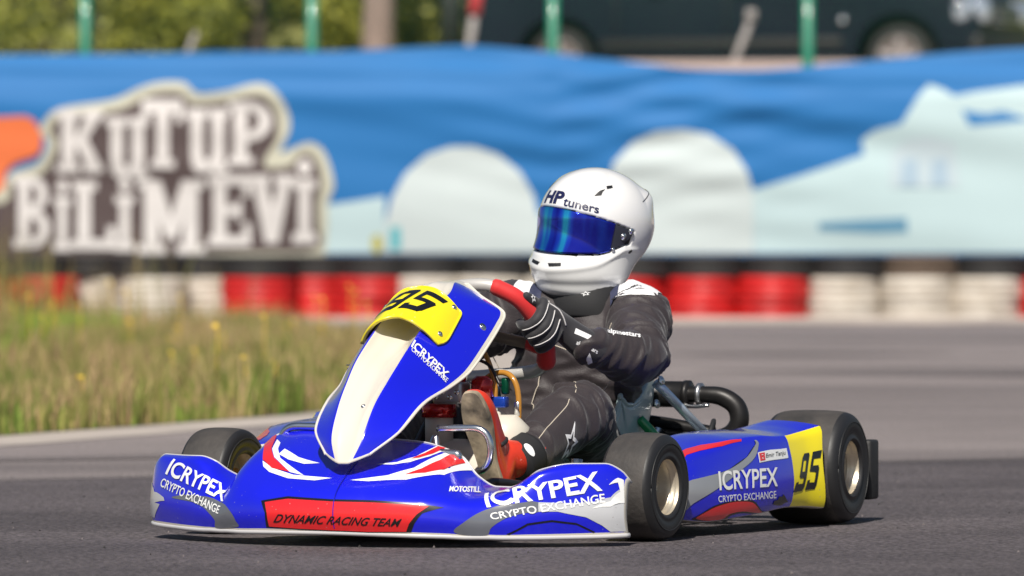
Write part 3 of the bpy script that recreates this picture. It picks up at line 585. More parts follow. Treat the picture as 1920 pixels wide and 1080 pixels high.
for colr, ed, where in trios:
    for j in range(3):
        x = ((ed[j]+ed[j+1])/2-960)/PX; pitch = (ed[j+1]-ed[j])/PX
        back = 0 if pitch > .46 else (kk % 2)*math.sqrt(max(.585**2-pitch**2, 0))
        for row, rn in ((0, 'bottom'), (1, 'middle')):
            o = bpy.data.objects.new('barrier_tyre', TY[colr]); COL.objects.link(o)
            o.location = (x+random.uniform(-.014, .014), 54.85+back+random.uniform(-.025, .025), .088+.172*row); o.rotation_euler = (random.uniform(-.02, .02), random.uniform(-.015, .015), random.uniform(0, 6)); o.scale = (random.uniform(.98, 1.0),)*2+(1,)
            tag(o, '%s tyre, %s row, %s one of the %s' % (colr, rn, ordn[j], where), 'tyre', 'painted tyres of the barrier')
        kk += 1
tops = [-150, -45, 60, 165, 270, 375, 485, 595, 705, 800, 930, 1060, 1192, 1326, 1462, 1593, 1728, 1866, 2000, 2140]
nth = ['first', 'second', 'third', 'fourth', 'fifth', 'sixth', 'seventh', 'eighth', 'ninth', 'tenth', 'eleventh', 'twelfth', 'thirteenth', 'fourteenth', 'fifteenth', 'sixteenth', 'seventeenth', 'eighteenth', 'nineteenth', 'twentieth']
for i, px in enumerate(tops):
    c = 'brown' if px == 1728 else 'black'
    o = bpy.data.objects.new('barrier_tyre', TY[c]); COL.objects.link(o); o.location = ((px-960)/PX, 54.87+(.38*(i % 2) if px < 760 else 0), .088+.172*2-.004); o.rotation_euler = (0, 0, random.uniform(0, 6))
    tag(o, 'dusty brown tyre on the top row, above the white trio at right' if c == 'brown' else 'black tyre on the top row of the barrier, %s from its left end' % nth[i], 'tyre', 'top row tyres of the barrier')

# ------------------------------------------------------------------ printed banner on the fence
def vinyl(name, c, c2=None): return material(name, c, .6, var=(1.5, .3), col2=c2, spec=.2)
MT_BBLUE = vinyl('banner_blue', (.022, .150, .39), (.018, .130, .35)); MT_BCREAM = vinyl('banner_cream', (.48, .47, .38)); MT_BBROWN = vinyl('banner_brown', (.085, .062, .062))
MT_BORANGE = vinyl('banner_orange', (.72, .17, .06)); MT_BLET = vinyl('banner_letter', (.62, .59, .58)); MT_BICE = vinyl('banner_ice', (.46, .59, .62)); MT_BIGLOO = vinyl('banner_igloo', (.52, .585, .595))
MT_BGAP = vinyl('banner_mid_blue', (.04, .19, .44)); MT_BHUT = vinyl('banner_hut', (.46, .55, .60)); MT_BDOOR = vinyl('banner_hut_door', (.35, .46, .56))
BY = 55.6
BANNER_TOP = [(-9.5, 2.08)]+BANNER_TOP+[(9.0, 2.14)]
bt_x = [a for a, b in BANNER_TOP]; bt_z = [[b] for a, b in BANNER_TOP]
def banner_fold(x, z):
    x = np.asarray(x); z = np.asarray(z); h = np.clip((z-.5)/1.6, 0, 1)
    sag = x-1.9
    d = .020*np.sin(14*z+1.1*np.abs(sag)*1.6)*np.exp(-((sag/2.2)**2))*h
    d += .012*np.sin(7*z+1.7*x)+.016*np.sin(21*(z+.16*x)+.6)*np.clip((x+.6)/1.2, 0, 1)*np.clip((3.2-x)/1.2, 0, 1)*h
    d += .008*np.sin(2.2*x+.6)+.010*np.sin(33*(z-2.0)+.4*x)*np.clip((z-1.7)/.3, 0, 1)
    d += .014*np.sin(26*(z-.22*np.abs(x-.3))+2.)*np.exp(-((x-.9)/1.3)**2)*h+.011*np.sin(19*(z+.10*x)-.5)*np.exp(-((x+2.6)/1.6)**2)*h
    d += .42*np.clip(z-1.72, 0, 1)**1.25                      # the top hem leans back over the fence rail
    return BY+d
bxs = np.linspace(bt_x[0], bt_x[-1], 401); bzt = interp_cols(bt_x, bt_z, bxs)[:, 0]
tv = np.linspace(0, 1, 81)
BP = np.zeros((401, 81, 3))
for i, x in enumerate(bxs):
    z = .42+(bzt[i]-.42)*tv; BP[i, :, 0] = x; BP[i, :, 2] = z; BP[i, :, 1] = banner_fold(np.full(81, x), z)
banner = link('advertising_banner', BP.reshape(-1, 3), grid_faces(401, 81), MT_BBLUE)
tag(banner, 'long blue printed vinyl banner hung on the fence behind the tyres', 'banner')
def banner_art(name, polys, mat, layer):
    V2, Fc = union2d(polys); V2, Fc = cut_grid(V2, Fc, .08, .025)
    V = np.stack([V2[:, 0], banner_fold(V2[:, 0], V2[:, 1])-.0045*layer, V2[:, 1]], 1)
    o = link(name, V, Fc, mat, banner)
    if o.data.polygons[0].normal.y > 0: o.data.flip_normals()
    return o
def round_poly(p, n=4):
    q = np.array(p+p[:1]); out = []
    m = len(p)
    for i in range(m):
        a, b, c, d = np.array(p[i-1]), np.array(p[i]), np.array(p[(i+1) % m]), np.array(p[(i+2) % m])
        for k in range(n):
            w = k/n; out.append(tuple(.5*((2*b)+(-a+c)*w+(2*a-5*b+4*c-d)*w*w+(-a+3*b-3*c+d)*w**3)))
    return out
A_ = BANNER_ART
def R4(x0, y0, x1, y1): return [(x0, y0), (x1, y0), (x1, y1), (x0, y1)]
for nm, key, mt, ly, rd in (('ice_print', 'ice_left', MT_BICE, 1, 0), ('ice_print', 'ice_mid', MT_BICE, 1, 0), ('ice_print', 'ice_right', MT_BICE, 1, 0), ('igloo_print', 'igloo_near', MT_BIGLOO, 2, 0), ('igloo_print', 'igloo_far', MT_BIGLOO, 2, 0),
                            ('sea_print', 'ice_gap', MT_BGAP, 2, 0), ('panel_print', 'panel', vinyl('banner_dull_blue', (.12, .27, .40)), 2, 0), ('hut_print', 'hut', MT_BHUT, 2, 0), ('door_print', 'hut_door', MT_BDOOR, 3, 0), ('door_print', 'hut_door2', MT_BDOOR, 3, 0),
                            ('logo_halo', 'halo', MT_BCREAM, 2, 1), ('logo_ground', 'brown', MT_BBROWN, 3, 1), ('orange_print', 'orange', MT_BORANGE, 4, 1)):
    banner_art(nm, [round_poly(A_[key]) if rd else A_[key]], mt, ly)
banner_art('small_print', [circle_poly((-1.06, .60), .045, 14, .075)], vinyl('banner_yellow', (.45, .42, .12)), 3); banner_art('small_print', [R4(-.955, .55, -.875, .73)], vinyl('banner_teal', (.10, .42, .48)), 3)
# slab-serif lettering drawn from strokes in a unit box
def arc_band(cx, cy, rx, ry, a0, a1, th, thy=None, n=10):
    a = np.radians(np.linspace(a0, a1, n)); thy = thy or th
    return [(cx+rx*math.cos(t), cy+ry*math.sin(t)) for t in a]+[(cx+(rx-th)*math.cos(t), cy+(ry-thy)*math.sin(t)) for t in a[::-1]]
GLYPH = {
    'K': [R4(.12, 0, .42, 1), R4(0, 0, .5, .13), R4(0, .87, .5, 1), [(.36, .45), (.66, .9), (.96, .9), (.55, .4)], [(.40, .55), (.68, .05), (1, .05), (.6, .62)], R4(.56, .88, 1, 1), R4(.58, 0, 1, .12)],
    'U': [R4(.12, .25, .40, 1), R4(.62, .0, .90, 1), R4(0, .86, .5, 1), R4(.54, .86, 1, 1), [(.12, .27), (.16, .08), (.3, 0), (.52, .02), (.66, .12), (.66, .3), (.5, .18), (.40, .27)], R4(.62, 0, 1, .12)],
    'T': [R4(.36, 0, .66, 1), R4(0, .80, 1, 1), R4(.22, 0, .80, .13), R4(0, .66, .16, .9), R4(.84, .66, 1, .9)],
    'P': [R4(.12, 0, .42, 1), R4(0, 0, .56, .13), R4(0, .87, .5, 1), arc_band(.45, .69, .52, .31, -90, 90, .27, .14), R4(.36, .86, .5, 1), R4(.36, .38, .5, .52)],
    'B': [R4(.12, 0, .42, 1), R4(0, 0, .5, .13), R4(0, .87, .5, 1), arc_band(.45, .74, .46, .26, -90, 90, .25, .12), arc_band(.45, .27, .53, .27, -90, 90, .28, .12), R4(.36, .42, .5, .56), R4(.36, 0, .5, .12), R4(.36, .88, .5, 1)],
    'İ': [R4(.28, 0, .72, .74), R4(.06, 0, .94, .12), R4(.06, .64, .94, .75), circle_poly((.5, .89), .26, 12, .10)],
    'L': [R4(.12, 0, .42, 1), R4(0, .87, .56, 1), R4(0, 0, 1, .15), R4(.80, 0, 1, .34)],
    'M': [R4(.10, 0, .32, 1), R4(.68, 0, .90, 1), R4(0, 0, .42, .12), R4(.58, 0, 1, .12), R4(0, .88, .3, 1), R4(.7, .88, 1, 1), [(.10, 1), (.34, 1), (.56, .34), (.44, .16)], [(.90, 1), (.66, 1), (.44, .34), (.56, .16)]],
    'E': [R4(.12, 0, .42, 1), R4(0, 0, 1, .14), R4(0, .86, 1, 1), R4(.36, .43, .76, .57), R4(.82, 0, 1, .32), R4(.82, .70, 1, 1), R4(.66, .36, .78, .64)],
    'V': [[(.06, 1), (.36, 1), (.62, .26), (.60, 0), (.36, 0)], [(.94, 1), (.68, 1), (.42, .26), (.40, 0), (.64, 0)], R4(0, .87, .46, 1), R4(.56, .87, 1, 1)]}
for ch, lo, hi in BANNER_LETTERS:
    banner_art('letter', [[(lo[0]+(hi[0]-lo[0])*(.03+.94*a), lo[1]+(hi[1]-lo[1])*b) for a, b in poly] for poly in GLYPH[ch]], MT_BLET, 5)

# ------------------------------------------------------------------ mesh fence
MT_POST = material('green_powder_coat', (.010, .20, .115), .4, coat=.3, var=(8, .3)); MT_WIRE = material('green_wire', (.02, .11, .07), .5)
fence = empty('wire_fence', (0, 56, 0)); tag(fence, 'green wire mesh fence on round posts behind the blue banner', 'fence')
PXF = 13277/56.0; posts = [(p-960)/PXF for p in (-1180, -720, -260, 160, 585, 1037, 1515, 2010, 2500)]
for x in posts:
    m = MB(); m.add(tube([(x, 0, 0), (x, 0, 3.35)], .046, 16)); m.add(tube([(x, 0, 3.35), (x, 0, 3.39)], [.05, .04], 16)); m.build('post', MT_POST, fence)
for a, b in zip(posts[:-1], posts[1:]):
    m = MB(); x = a+.06
    while x < b-.05: m.add(tube([(x, .02, 1.90), (x, .02, 3.30)], .0016, 3)); x += .05
    z = 1.92
    while z < 3.3: m.add(tube([(a, .022, z), (b, .022, z)], .0016, 3)); z += .05
    m.build('wire_mesh', MT_WIRE, fence)
MT_STAKE = material('weathered_stake', (.36, .33, .32), .8, var=(10, .5)); MT_SRED = material('red_reflector_paint', (.62, .05, .06), .5); MT_DPOST = material('dark_post', (.012, .014, .013), .6, var=(6, .5))
PV = 13277/60.3
def stake(name, p0, p1, r, label, cap=None, D=60.3):
    s = 13277/D; a = ((p0[0]-960)/s, D, .75+(421-p0[1])/s); b = ((p1[0]-960)/s, D, .75+(421-p1[1])/s)
    base = Vector(a)+(Vector(a)-Vector(b)).normalized()*((a[2]-1.9)/max(b[2]-a[2], .01))*(Vector(b)-Vector(a)).length
    t = empty(name, base[:]); tag(t, label, 'post')
    f = lambda q: tuple(np.array(q)-np.array(base))
    link('pole', *tube([(0, 0, 0), f(b)], r, 12), MT_STAKE if cap != 'dark' else MT_DPOST, t)
    if cap == 'red':
        d = (Vector(b)-base).normalized(); link('reflector_cap', *tube([f(b), tuple(np.array(f(b))+np.array(d)*.35)], r*1.5, 12), MT_SRED, t)
    if cap == 'bright':
        link('cap', *tube([f(b), tuple(np.array(f(b))+np.array([.01, 0, .10]))], r*1.5, 12), MT_STAKE, t)
stake('marker_post', (880, 90), (889, 28), .035, 'pale marker post with a red top beside the dark van', 'red')
stake('leaning_stake', (1380, 108), (1407, 40), .030, 'leaning pale stake in front of the dark van', 'bright')
stake('leaning_stake', (352, 100), (368, 60), .022, 'short thin leaning stake behind the banner near the left trees')
stake('dark_pillar', (846, 110), (846, -140), .11, 'thick black pillar left of the dark van', 'dark', 68)

# ------------------------------------------------------------------ trees and shrubs on the hillside
MT_BARK = material('brown_bark', (.10, .075, .06), .95, var=(14, .8), bump=(30, 1, .02), stretch=(1, 1, .3)); MT_PBARK = material('pale_bark', (.34, .25, .22), .95, var=(12, .8), bump=(30, 1, .02), stretch=(1, 1, .3))
LEAF = [material('leaf_olive', (.40, .38, .05), .6, var=(2.5, 1.), col2=(.11, .14, .02)), material('leaf_green', (.17, .22, .035), .6, var=(2.5, 1.), col2=(.035, .06, .012)), material('leaf_dark', (.028, .052, .016), .6, var=(2.5, 1.), col2=(.012, .024, .010))]
def leaves(clumps, n, size):
    V = []; c = np.array([k[:3] for k in clumps]); r = np.array([k[3] for k in clumps]); w = r**2/np.sum(r**2)
    idx = rng.choice(len(clumps), n, p=w)
    d = rng.normal(0, 1, (n, 3)); d /= np.linalg.norm(d, axis=1, keepdims=True); rad = rng.uniform(.25, 1, (n, 1))**.6
    P = c[idx]+d*rad*r[idx][:, None]*np.array([1, 1, .85])
    a = rng.normal(0, 1, (n, 3)); a /= np.linalg.norm(a, axis=1, keepdims=True); b = np.cross(a, rng.normal(0, 1, (n, 3))); b /= np.linalg.norm(b, axis=1, keepdims=True)
    s = size*rng.uniform(.6, 1.3, (n, 1))
    V = np.stack([P-a*s, P+b*s*.5, P+a*s, P-b*s*.5], 1).reshape(-1, 3)
    return V, (np.arange(n)[:, None]*4+np.arange(4)).tolist()
def hill_z(x, y): return 1.93+(y-66)*.10+.55*noise.noise(Vector((x*.25, y*.2, 0)))*min(1, (y-66)/5) if y > 66 else 1.95
def tree(px, D, h, r, bark, leaf, label, tr=.12, n=2600):
    x = (px-960)*D/13277; z = hill_z(x, D)-.1; t = empty('tree', (x, D, z)); tag(t, label, 'tree', 'trees on the hillside')
    m = MB(); m.add(tube([(0, 0, 0), (.05, 0, h*.35), (-.04, .03, h*.6), (.03, 0, h*.9)], [tr*1.35, tr, tr*.8, tr*.25], 12, smooth=16)); cl = []
    for k in range(7):
        a = k*2.4; q = (math.cos(a)*r*.6, math.sin(a)*r*.6, h*(.6+.08*(k % 4)))
        m.add(tube([(0, 0, h*(.38+.05*k)), (q[0]*.5, q[1]*.5, q[2]*.93), q], [tr*.45, tr*.3, tr*.1], 7, smooth=8)); cl.append((*q, r*random.uniform(.4, .6)))
    cl.append((0, 0, h*.95, r*.6)); m.build('trunk', bark, t)
    link('crown', *leaves(cl, n, .10), leaf, t, smooth=False)
def shrub(px, D, h, w, leaf, label, n=2200):
    x = (px-960)*D/13277; z = hill_z(x, D)-.1; t = empty('shrub', (x, D, z)); tag(t, label, 'shrub', 'shrubs on the hillside')
    cl = [(random.uniform(-w, w)*.6, random.uniform(-.4, .4), random.uniform(.2, .75)*h, random.uniform(.25, .42)*h) for k in range(12)]
    m = MB()
    for k in range(6): q = cl[k]; m.add(tube([(q[0]*.2, q[1]*.2, 0), (q[0]*.6, q[1]*.6, q[2]*.5), q[:3]], [.03, .022, .008], 6, smooth=8))
    m.build('stem', MT_BARK, t); link('foliage', *leaves(cl, n, .055), leaf, t, smooth=False)
shrub(40, 69, 1.9, 1.0, LEAF[0], 'yellow green shrub at the far left behind the banner')
shrub(205, 71, 2.0, .8, LEAF[2], 'dark green shrub second from the left behind the banner')
shrub(310, 69.5, 1.3, .8, LEAF[0], 'sunlit olive shrub left of the dark tree trunk')
shrub(395, 74, 2.0, .9, LEAF[1], 'mid green shrub close to the dark tree trunk')
shrub(560, 77, 1.3, .8, LEAF[0], 'low olive shrub right of the dark tree trunk')
shrub(640, 70, 1.2, .55, LEAF[0], 'low sunlit shrub left of the pale tree trunk')
shrub(785, 71, 1.7, .55, LEAF[0], 'bright shrub between the pale trunk and the black pillar')
shrub(1890, 80, 2.4, 1.6, LEAF[0], 'green shrub behind the front of the dark van')
tree(475, 70, 5.5, 1.8, MT_BARK, LEAF[1], 'tree with a dark brown trunk behind the banner', .10)
tree(706, 68.5, 6.0, 1.9, MT_PBARK, LEAF[0], 'tree with a pale pinkish trunk behind the banner', .125)
tree(118, 76, 5.5, 2.0, MT_BARK, LEAF[2], 'dark leafed tree at the far left edge', .14)
tree(300, 84, 6.5, 2.4, MT_BARK, LEAF[2], 'dark leafed tree deep behind the olive shrub', .14)
tree(600, 92, 6.5, 2.6, MT_BARK, LEAF[1], 'green tree far back between the two trunks', .14)
tree(1000, 84, 7, 2.6, MT_BARK, LEAF[1], 'tree standing behind the dark van', .14)
# ------------------------------------------------------------------ dark van parked on the terrace
MT_VAN = material('dark_navy_paint', (.004, .008, .017), .45, spec=.2, coat=.05, var=(2, .3)); MT_TRIM = material('black_plastic_trim', (.012, .012, .013), .55); MT_GLASSD = material('dark_glass', (.01, .013, .015), .05, coat=.5)
MT_CHROME = material('chrome', (.75, .76, .78), .08, metal=1.); MT_LENS = material('lamp_lens', (.55, .62, .72), .08, coat=1., metal=.6); MT_RUB = material('road_tyre', (.02, .02, .02), .8); MT_ALLOY = material('grey_alloy', (.20, .17, .16), .5, metal=.5)
MT_SPOKE = material('spoke_grey', (.42, .38, .37), .4, metal=.6)
van = empty('parked_van', (.74, 66.75, 1.95), math.radians(-20)); tag(van, 'dark navy van parked behind the fence, front end to the right', 'van')
WB = 3.3
def arch(cx, r, a0=180, a1=0, n=14): return [(cx+r*math.cos(math.radians(t)), .31+r*math.sin(math.radians(t))) for t in np.linspace(a0, a1, n)]
side = [(-.85, .30)]+arch(0, .40)+arch(WB, .40)+[(3.95, .26), (4.04, .36), (4.06, .62), (4.0, .82), (3.85, .98), (3.3, 1.14), (2.95, 1.22), (2.30, 1.86), (2.05, 1.93), (-.60, 1.93), (-.82, 1.80), (-.92, 1.0), (-.93, .45)]
bm = bmesh.new(); f0 = bm.faces.new([bm.verts.new((x, -.93, z)) for x, z in side]); ex = bmesh.ops.extrude_face_region(bm, geom=[f0])
bmesh.ops.translate(bm, vec=(0, 1.86, 0), verts=[v for v in ex['geom'] if isinstance(v, bmesh.types.BMVert)])
for v in bm.verts:
    if v.co.z > 1.0: v.co.y *= 1-.16*min(1, (v.co.z-1.0)/.93)
    if v.co.x > 3.8: v.co.y *= .93
bmesh.ops.recalc_face_normals(bm, faces=bm.faces[:])
ring = [e for e in bm.edges if abs(e.verts[0].co.y-e.verts[1].co.y) < .3 and abs(e.verts[0].co.y) > .5]
bmesh.ops.bevel(bm, geom=ring, offset=.05, segments=3, affect='EDGES', profile=.6)
me = bpy.data.meshes.new('body'); bm.to_mesh(me); bm.free(); me.materials.append(MT_VAN); body = bpy.data.objects.new('body', me); COL.objects.link(body); body.parent = van
me.polygons.foreach_set('use_smooth', np.ones(len(me.polygons), bool)); sharp(body, 40)
for x0, x1 in ((-.72, .55), (.62, 1.62), (1.69, 2.55)):
    tp = min(x1, 2.2); link('side_window', *box(((x0+tp)/2, -.868, 1.5), (tp-x0, .012, .50), Matrix.Rotation(-.17, 3, 'X'), .004), MT_GLASSD, van)
link('windscreen', *box((2.66, 0, 1.55), (.02, 1.5, .80), Matrix.Rotation(-.80, 3, 'Y'), .005), MT_GLASSD, van)
for x in (.58, 1.66): link('door_gap', *box((x, -.936, .75), (.012, .006, .85)), MT_TRIM, van)
for x in (.95, 1.78): link('door_handle', *box((x, -.95, .98), (.17, .03, .035), bev=.008), MT_VAN, van)
link('side_moulding', *box((1.6, -.938, .47), (2.35, .03, .09), bev=.012), MT_TRIM, van)
link('sill', *box((1.6, -.90, .27), (2.42, .06, .12), bev=.015), MT_TRIM, van)
link('front_bumper', *box((4.0, 0, .42), (.18, 1.74, .28), bev=.06), MT_TRIM, van)
g = link('grille', *box((4.045, 0, .72), (.04, 1.0, .22), bev=.015), MT_TRIM, van)
for z in (.65, .70, .75, .80): link('slat', *box((4.07, 0, z), (.012, .94, .014)), MT_CHROME, g)
for sy in (-1, 1):
    h = link('headlight', *box((3.92, sy*.70, .76), (.36, .34, .24), Matrix.Rotation(-sy*.45, 3, 'Z'), .07), MT_LENS, van)
    for dx, dz, r in ((.10, .03, .05), (-.02, .06, .045)):
        s = lathe([(r*math.sin(a), r*math.cos(a)) for a in np.linspace(.02, 3.12, 12)], 16, Matrix.Translation((3.98+dx*.9-.08, sy*(.90-dx), .78+dz)))
        link('glint_ball', *s, MT_CHROME, h)  # chrome balls added at the headlight to catch sun glints
    link('mirror', *box((2.62, sy*1.05, 1.28), (.14, .20, .22), bev=.05), MT_VAN, van)
link('side_lamp', *lathe([(.035*math.sin(a), .02*math.cos(a)) for a in np.linspace(.02, 3.12, 10)], 16, Matrix.Translation((WB-.52, -.945, .68))), MT_CHROME, van)
for x in (0, WB):
    for sy in (-1, 1):
        Mx = Matrix.Translation((x, sy*.80, .315))
        w = link('wheel', *lathe([(.0, .095*sy), (.05, .10*sy), (.06, .08*sy), (.19, .085*sy), (.205, .10*sy), (.215, .09*sy), (.215, -.09*sy)], 36, Mx), MT_ALLOY, van)
        link('tyre', *lathe([(.21, -.09), (.27, -.105), (.305, -.09), (.315, -.04), (.315, .04), (.305, .09), (.27, .105), (.21, .09)], 40, Mx), MT_RUB, w)
        for k in range(5):
            a = k*2*math.pi/5+.3; R_ = Matrix.Rotation(-a, 3, 'Y')
            c = Vector((x, sy*.89, .315))+R_@Vector((.12, 0, 0)); link('spoke', *box(c[:], (.15, .03, .05), R_, .008), MT_SPOKE, w)
for x in (0, WB): link('wheel_well', *box((x, 0, .44), (.86, 1.30, .58)), MT_TRIM, van)
link('underbody', *box((1.5, 0, .33), (4.6, 1.3, .12)), MT_TRIM, van)
# ------------------------------------------------------------------ racing kart
KZ = math.radians(248)
kart = empty('racing_kart', (-.193, 16.90, .004), KZ); tag(kart, 'blue and white racing kart number 95 cornering on the dark asphalt', 'go kart')
MK_WHITE = material('white_moulded_plastic', (.64, .60, .53), .28, coat=.35, var=(5, .15), bump=(220, .03))
MK_BLUE = material('royal_blue_vinyl', (.008, .012, .62), .16, coat=1., var=(4, .12), col2=(.007, .010, .56))
MK_RED = material('red_vinyl', (.72, .018, .022), .2, coat=.9, var=(4, .1)); MK_VWHITE = material('white_vinyl', (.84, .84, .84), .25, coat=.6); MK_GREY = material('grey_vinyl', (.30, .31, .34), .22, coat=.8, var=(7, .35))
MK_PALE = material('pale_grey_vinyl', (.56, .57, .60), .22, coat=.8, var=(6, .3)); MK_DGREY = material('dark_grey_vinyl', (.085, .09, .11), .2, coat=.8, var=(9, .6), col2=(.16, .17, .20)); MK_BLACK = material('black_print', (.008, .008, .010), .25, coat=.5); MK_YEL = material('yellow_vinyl', (.86, .72, .012), .28, coat=.6, var=(6, .1))
def wear(m, chips=.5, size=70, wavy=.10):
    """stone chips, fine scuffs and a slightly uneven moulded surface"""
    nt = m.node_tree; p = nt.nodes['Principled BSDF']; N = nt.nodes.new; Lk = nt.links.new; tc = N('ShaderNodeTexCoord')
    vo = N('ShaderNodeTexVoronoi'); vo.inputs['Scale'].default_value = size; Lk(tc.outputs['Object'], vo.inputs['Vector'])
    zn = N('ShaderNodeTexNoise'); zn.inputs['Scale'].default_value = 5; zn.inputs['Detail'].default_value = 4; Lk(tc.outputs['Object'], zn.inputs['Vector'])
    zr = N('ShaderNodeMapRange'); zr.inputs['From Min'].default_value = .45; zr.inputs['From Max'].default_value = .75; zr.inputs['To Max'].default_value = .17; Lk(zn.outputs[0], zr.inputs[0])
    lt = N('ShaderNodeMath'); lt.operation = 'LESS_THAN'; Lk(vo.outputs['Distance'], lt.inputs[0]); Lk(zr.outputs[0], lt.inputs[1])
    mu = N('ShaderNodeMath'); mu.operation = 'MULTIPLY'; mu.inputs[1].default_value = chips; Lk(lt.outputs[0], mu.inputs[0])
    mx = N('ShaderNodeMixRGB'); mx.inputs[2].default_value = (.30, .28, .27, 1)
    src = p.inputs['Base Color'].links[0].from_socket if p.inputs['Base Color'].is_linked else None
    if src: Lk(src, mx.inputs[1])
    else: mx.inputs[1].default_value = p.inputs['Base Color'].default_value
    Lk(mu.outputs[0], mx.inputs[0]); Lk(mx.outputs[0], p.inputs['Base Color'])
    sc = N('ShaderNodeTexNoise'); sc.inputs['Scale'].default_value = 9; sc.inputs['Detail'].default_value = 8; sc.inputs['Roughness'].default_value = .7; Lk(tc.outputs['Object'], sc.inputs['Vector'])
    rr = N('ShaderNodeMapRange'); rr.inputs['From Min'].default_value = .35; rr.inputs['From Max'].default_value = .75; rr.inputs['To Min'].default_value = .04; rr.inputs['To Max'].default_value = .30; Lk(sc.outputs[0], rr.inputs[0]); Lk(rr.outputs[0], p.inputs['Coat Roughness'])
    bp = N('ShaderNodeBump'); bp.inputs['Strength'].default_value = wavy; bp.inputs['Distance'].default_value = .012; Lk(zn.outputs[0], bp.inputs['Height'])
    for s in ('Normal', 'Coat Normal'): Lk(bp.outputs[0], p.inputs[s])
for m_ in (MK_WHITE, MK_BLUE, MK_RED, MK_YEL, MK_PALE, MK_GREY): wear(m_)
MK_STEEL = material('polished_steel', (.78, .79, .81), .22, metal=1., var=(30, .2)); MK_CAST = material('cast_aluminium', (.50, .50, .51), .42, metal=1., bump=(160, .3)); MK_TUBE = material('black_powder_coat', (.012, .012, .014), .35, coat=.3)
MK_GREEN = material('green_frame_paint', (.0, .24, .07), .28, coat=.5); MK_RIM = material('magnesium_rim', (.74, .65, .51), .38, metal=.7, var=(12, .3), bump=(120, .15)); MK_GOLD = material('gold_anodised', (.72, .47, .16), .28, metal=1.)
MK_TYRE = material('slick_rubber', (.058, .051, .047), .7, var=(18, 1.), col2=(.026, .024, .024), bump=(55, .7, .003), stretch=(1, 1, 1), rvar=.12)
MK_WALL = material('black_sidewall_rubber', (.017, .017, .019), .5, var=(30, .5), bump=(90, .25, .001))
MK_SEAT = material('translucent_fibreglass', (.40, .52, .53), .3, coat=.5, var=(7, .5), col2=(.28, .37, .38)); MK_TANK = material('milky_tank_plastic', (.62, .58, .50), .38, var=(5, .2)); MK_REDC = material('red_anodised', (.50, .012, .014), .25, metal=.5, coat=.6)
MK_BFIT = material('blue_anodised', (.01, .06, .45), .25, metal=.5, coat=.5); MK_HOSE = material('amber_fuel_hose', (.42, .19, .03), .25, coat=.4); MK_PIPE = material('burnt_exhaust_steel', (.028, .026, .026), .42, metal=.5, var=(9, .9), col2=(.010, .010, .011), bump=(40, .3)); MK_SUEDE = material('red_suede', (.62, .018, .020), .7, sheen=.3, var=(60, .3))
MK_DARK = material('dark_rubber_plastic', (.015, .015, .016), .6, bump=(60, .4, .003))

MK_LIP = material('pale_grey_plastic_lip', (.50, .49, .50), .3, coat=.3)
# --- front bumper
B = bumper_surf(); nu, nv = B.P.shape[:2]
Fc = grid_faces(nu, nv); mi = []
for i in range(nu-1):
    for j in range(nv-1):
        v = 5*(j+.5)/(nv-1); u = abs(-.608+1.216*(i+.5)/(nu-1)); mi.append(0 if (v < .20 or v > 4.96 or u > .604) else 1)
bump = link('front_bumper', B.P.reshape(-1, 3), Fc, [MK_WHITE, MK_BLUE], kart, True, mi)
sm = bump.modifiers.new('thickness', 'SOLIDIFY'); sm.thickness = .006; sm.offset = -1; sm.material_offset = -1; sm.material_offset_rim = -1
link('lower_lip', *tube(B.P[:, 0]+np.array([-.004, 0, -.001]), .0060, 10), MK_LIP, bump)
link('upper_lip', *tube(B.P[:, -1]+np.array([-.002, 0, -.001]), .0028, 8), MK_LIP, bump)
A_ = BUMPER_ART
def bart(nm, key, mt, off=.0009, rd=False): return skin_art(nm, B, [round_poly(A_[key]) if rd else A_[key]], mt, bump, off, .02, .2)
bart('stripe', 'grey_left', MK_DGREY, .0009, True); bart('stripe', 'pale_left', MK_PALE); bart('stripe', 'grey_right', MK_DGREY, .0009, True); bart('stripe', 'pale_right', MK_PALE, .0011); bart('stripe', 'tip_right', MK_VWHITE, .0017); bart('stripe', 'arc_right', MK_BLACK, .0009)
bart('panel_outline', 'black_panel', MK_BLACK, .0009); bart('red_panel', 'red_panel', MK_RED, .0017)
for k in ('w1', 'w2', 'w3', 'w4', 'w5'): bart('white_stripe', k, MK_VWHITE, .0010)
for k in ('r1', 'r2', 'r3'): bart('red_stripe', k, MK_RED, .0020)
def letters(nm, S, key, art, body, mat, par, bold=.012, shear=0., off=.0024, space=1.):
    V2, F2 = text2d(body, bold, shear, space); return skin_shape(nm, S, V2, F2, art[key], mat, par, off, 30, 4)
letters('lettering', B, 'left_icrypex', A_, 'ICRYPEX', MK_VWHITE, bump, .020); letters('lettering', B, 'left_crypto', A_, 'CRYPTO EXCHANGE', MK_VWHITE, bump, .012)
letters('lettering', B, 'right_icrypex', A_, 'ICRYPEX', MK_VWHITE, bump, .022); letters('lettering', B, 'right_crypto', A_, 'CRYPTO EXCHANGE', MK_VWHITE, bump, .014)
letters('lettering', B, 'dynamic', A_, 'DYNAMIC RACING TEAM', MK_BLACK, bump, .012, .3, .0028); letters('lettering', B, 'motostill', A_, 'MOTOSTILL', MK_VWHITE, bump, .03, .2)
# seam down the middle of the nose
link('seam', B.at(np.repeat([-.0012, .0012], 40), np.tile(np.linspace(.25, 4.6, 40), 2), .0022), [(k, k+1, 41+k, 40+k) for k in range(39)], material('seam_shadow_line', (.006, .008, .30), .3), bump)

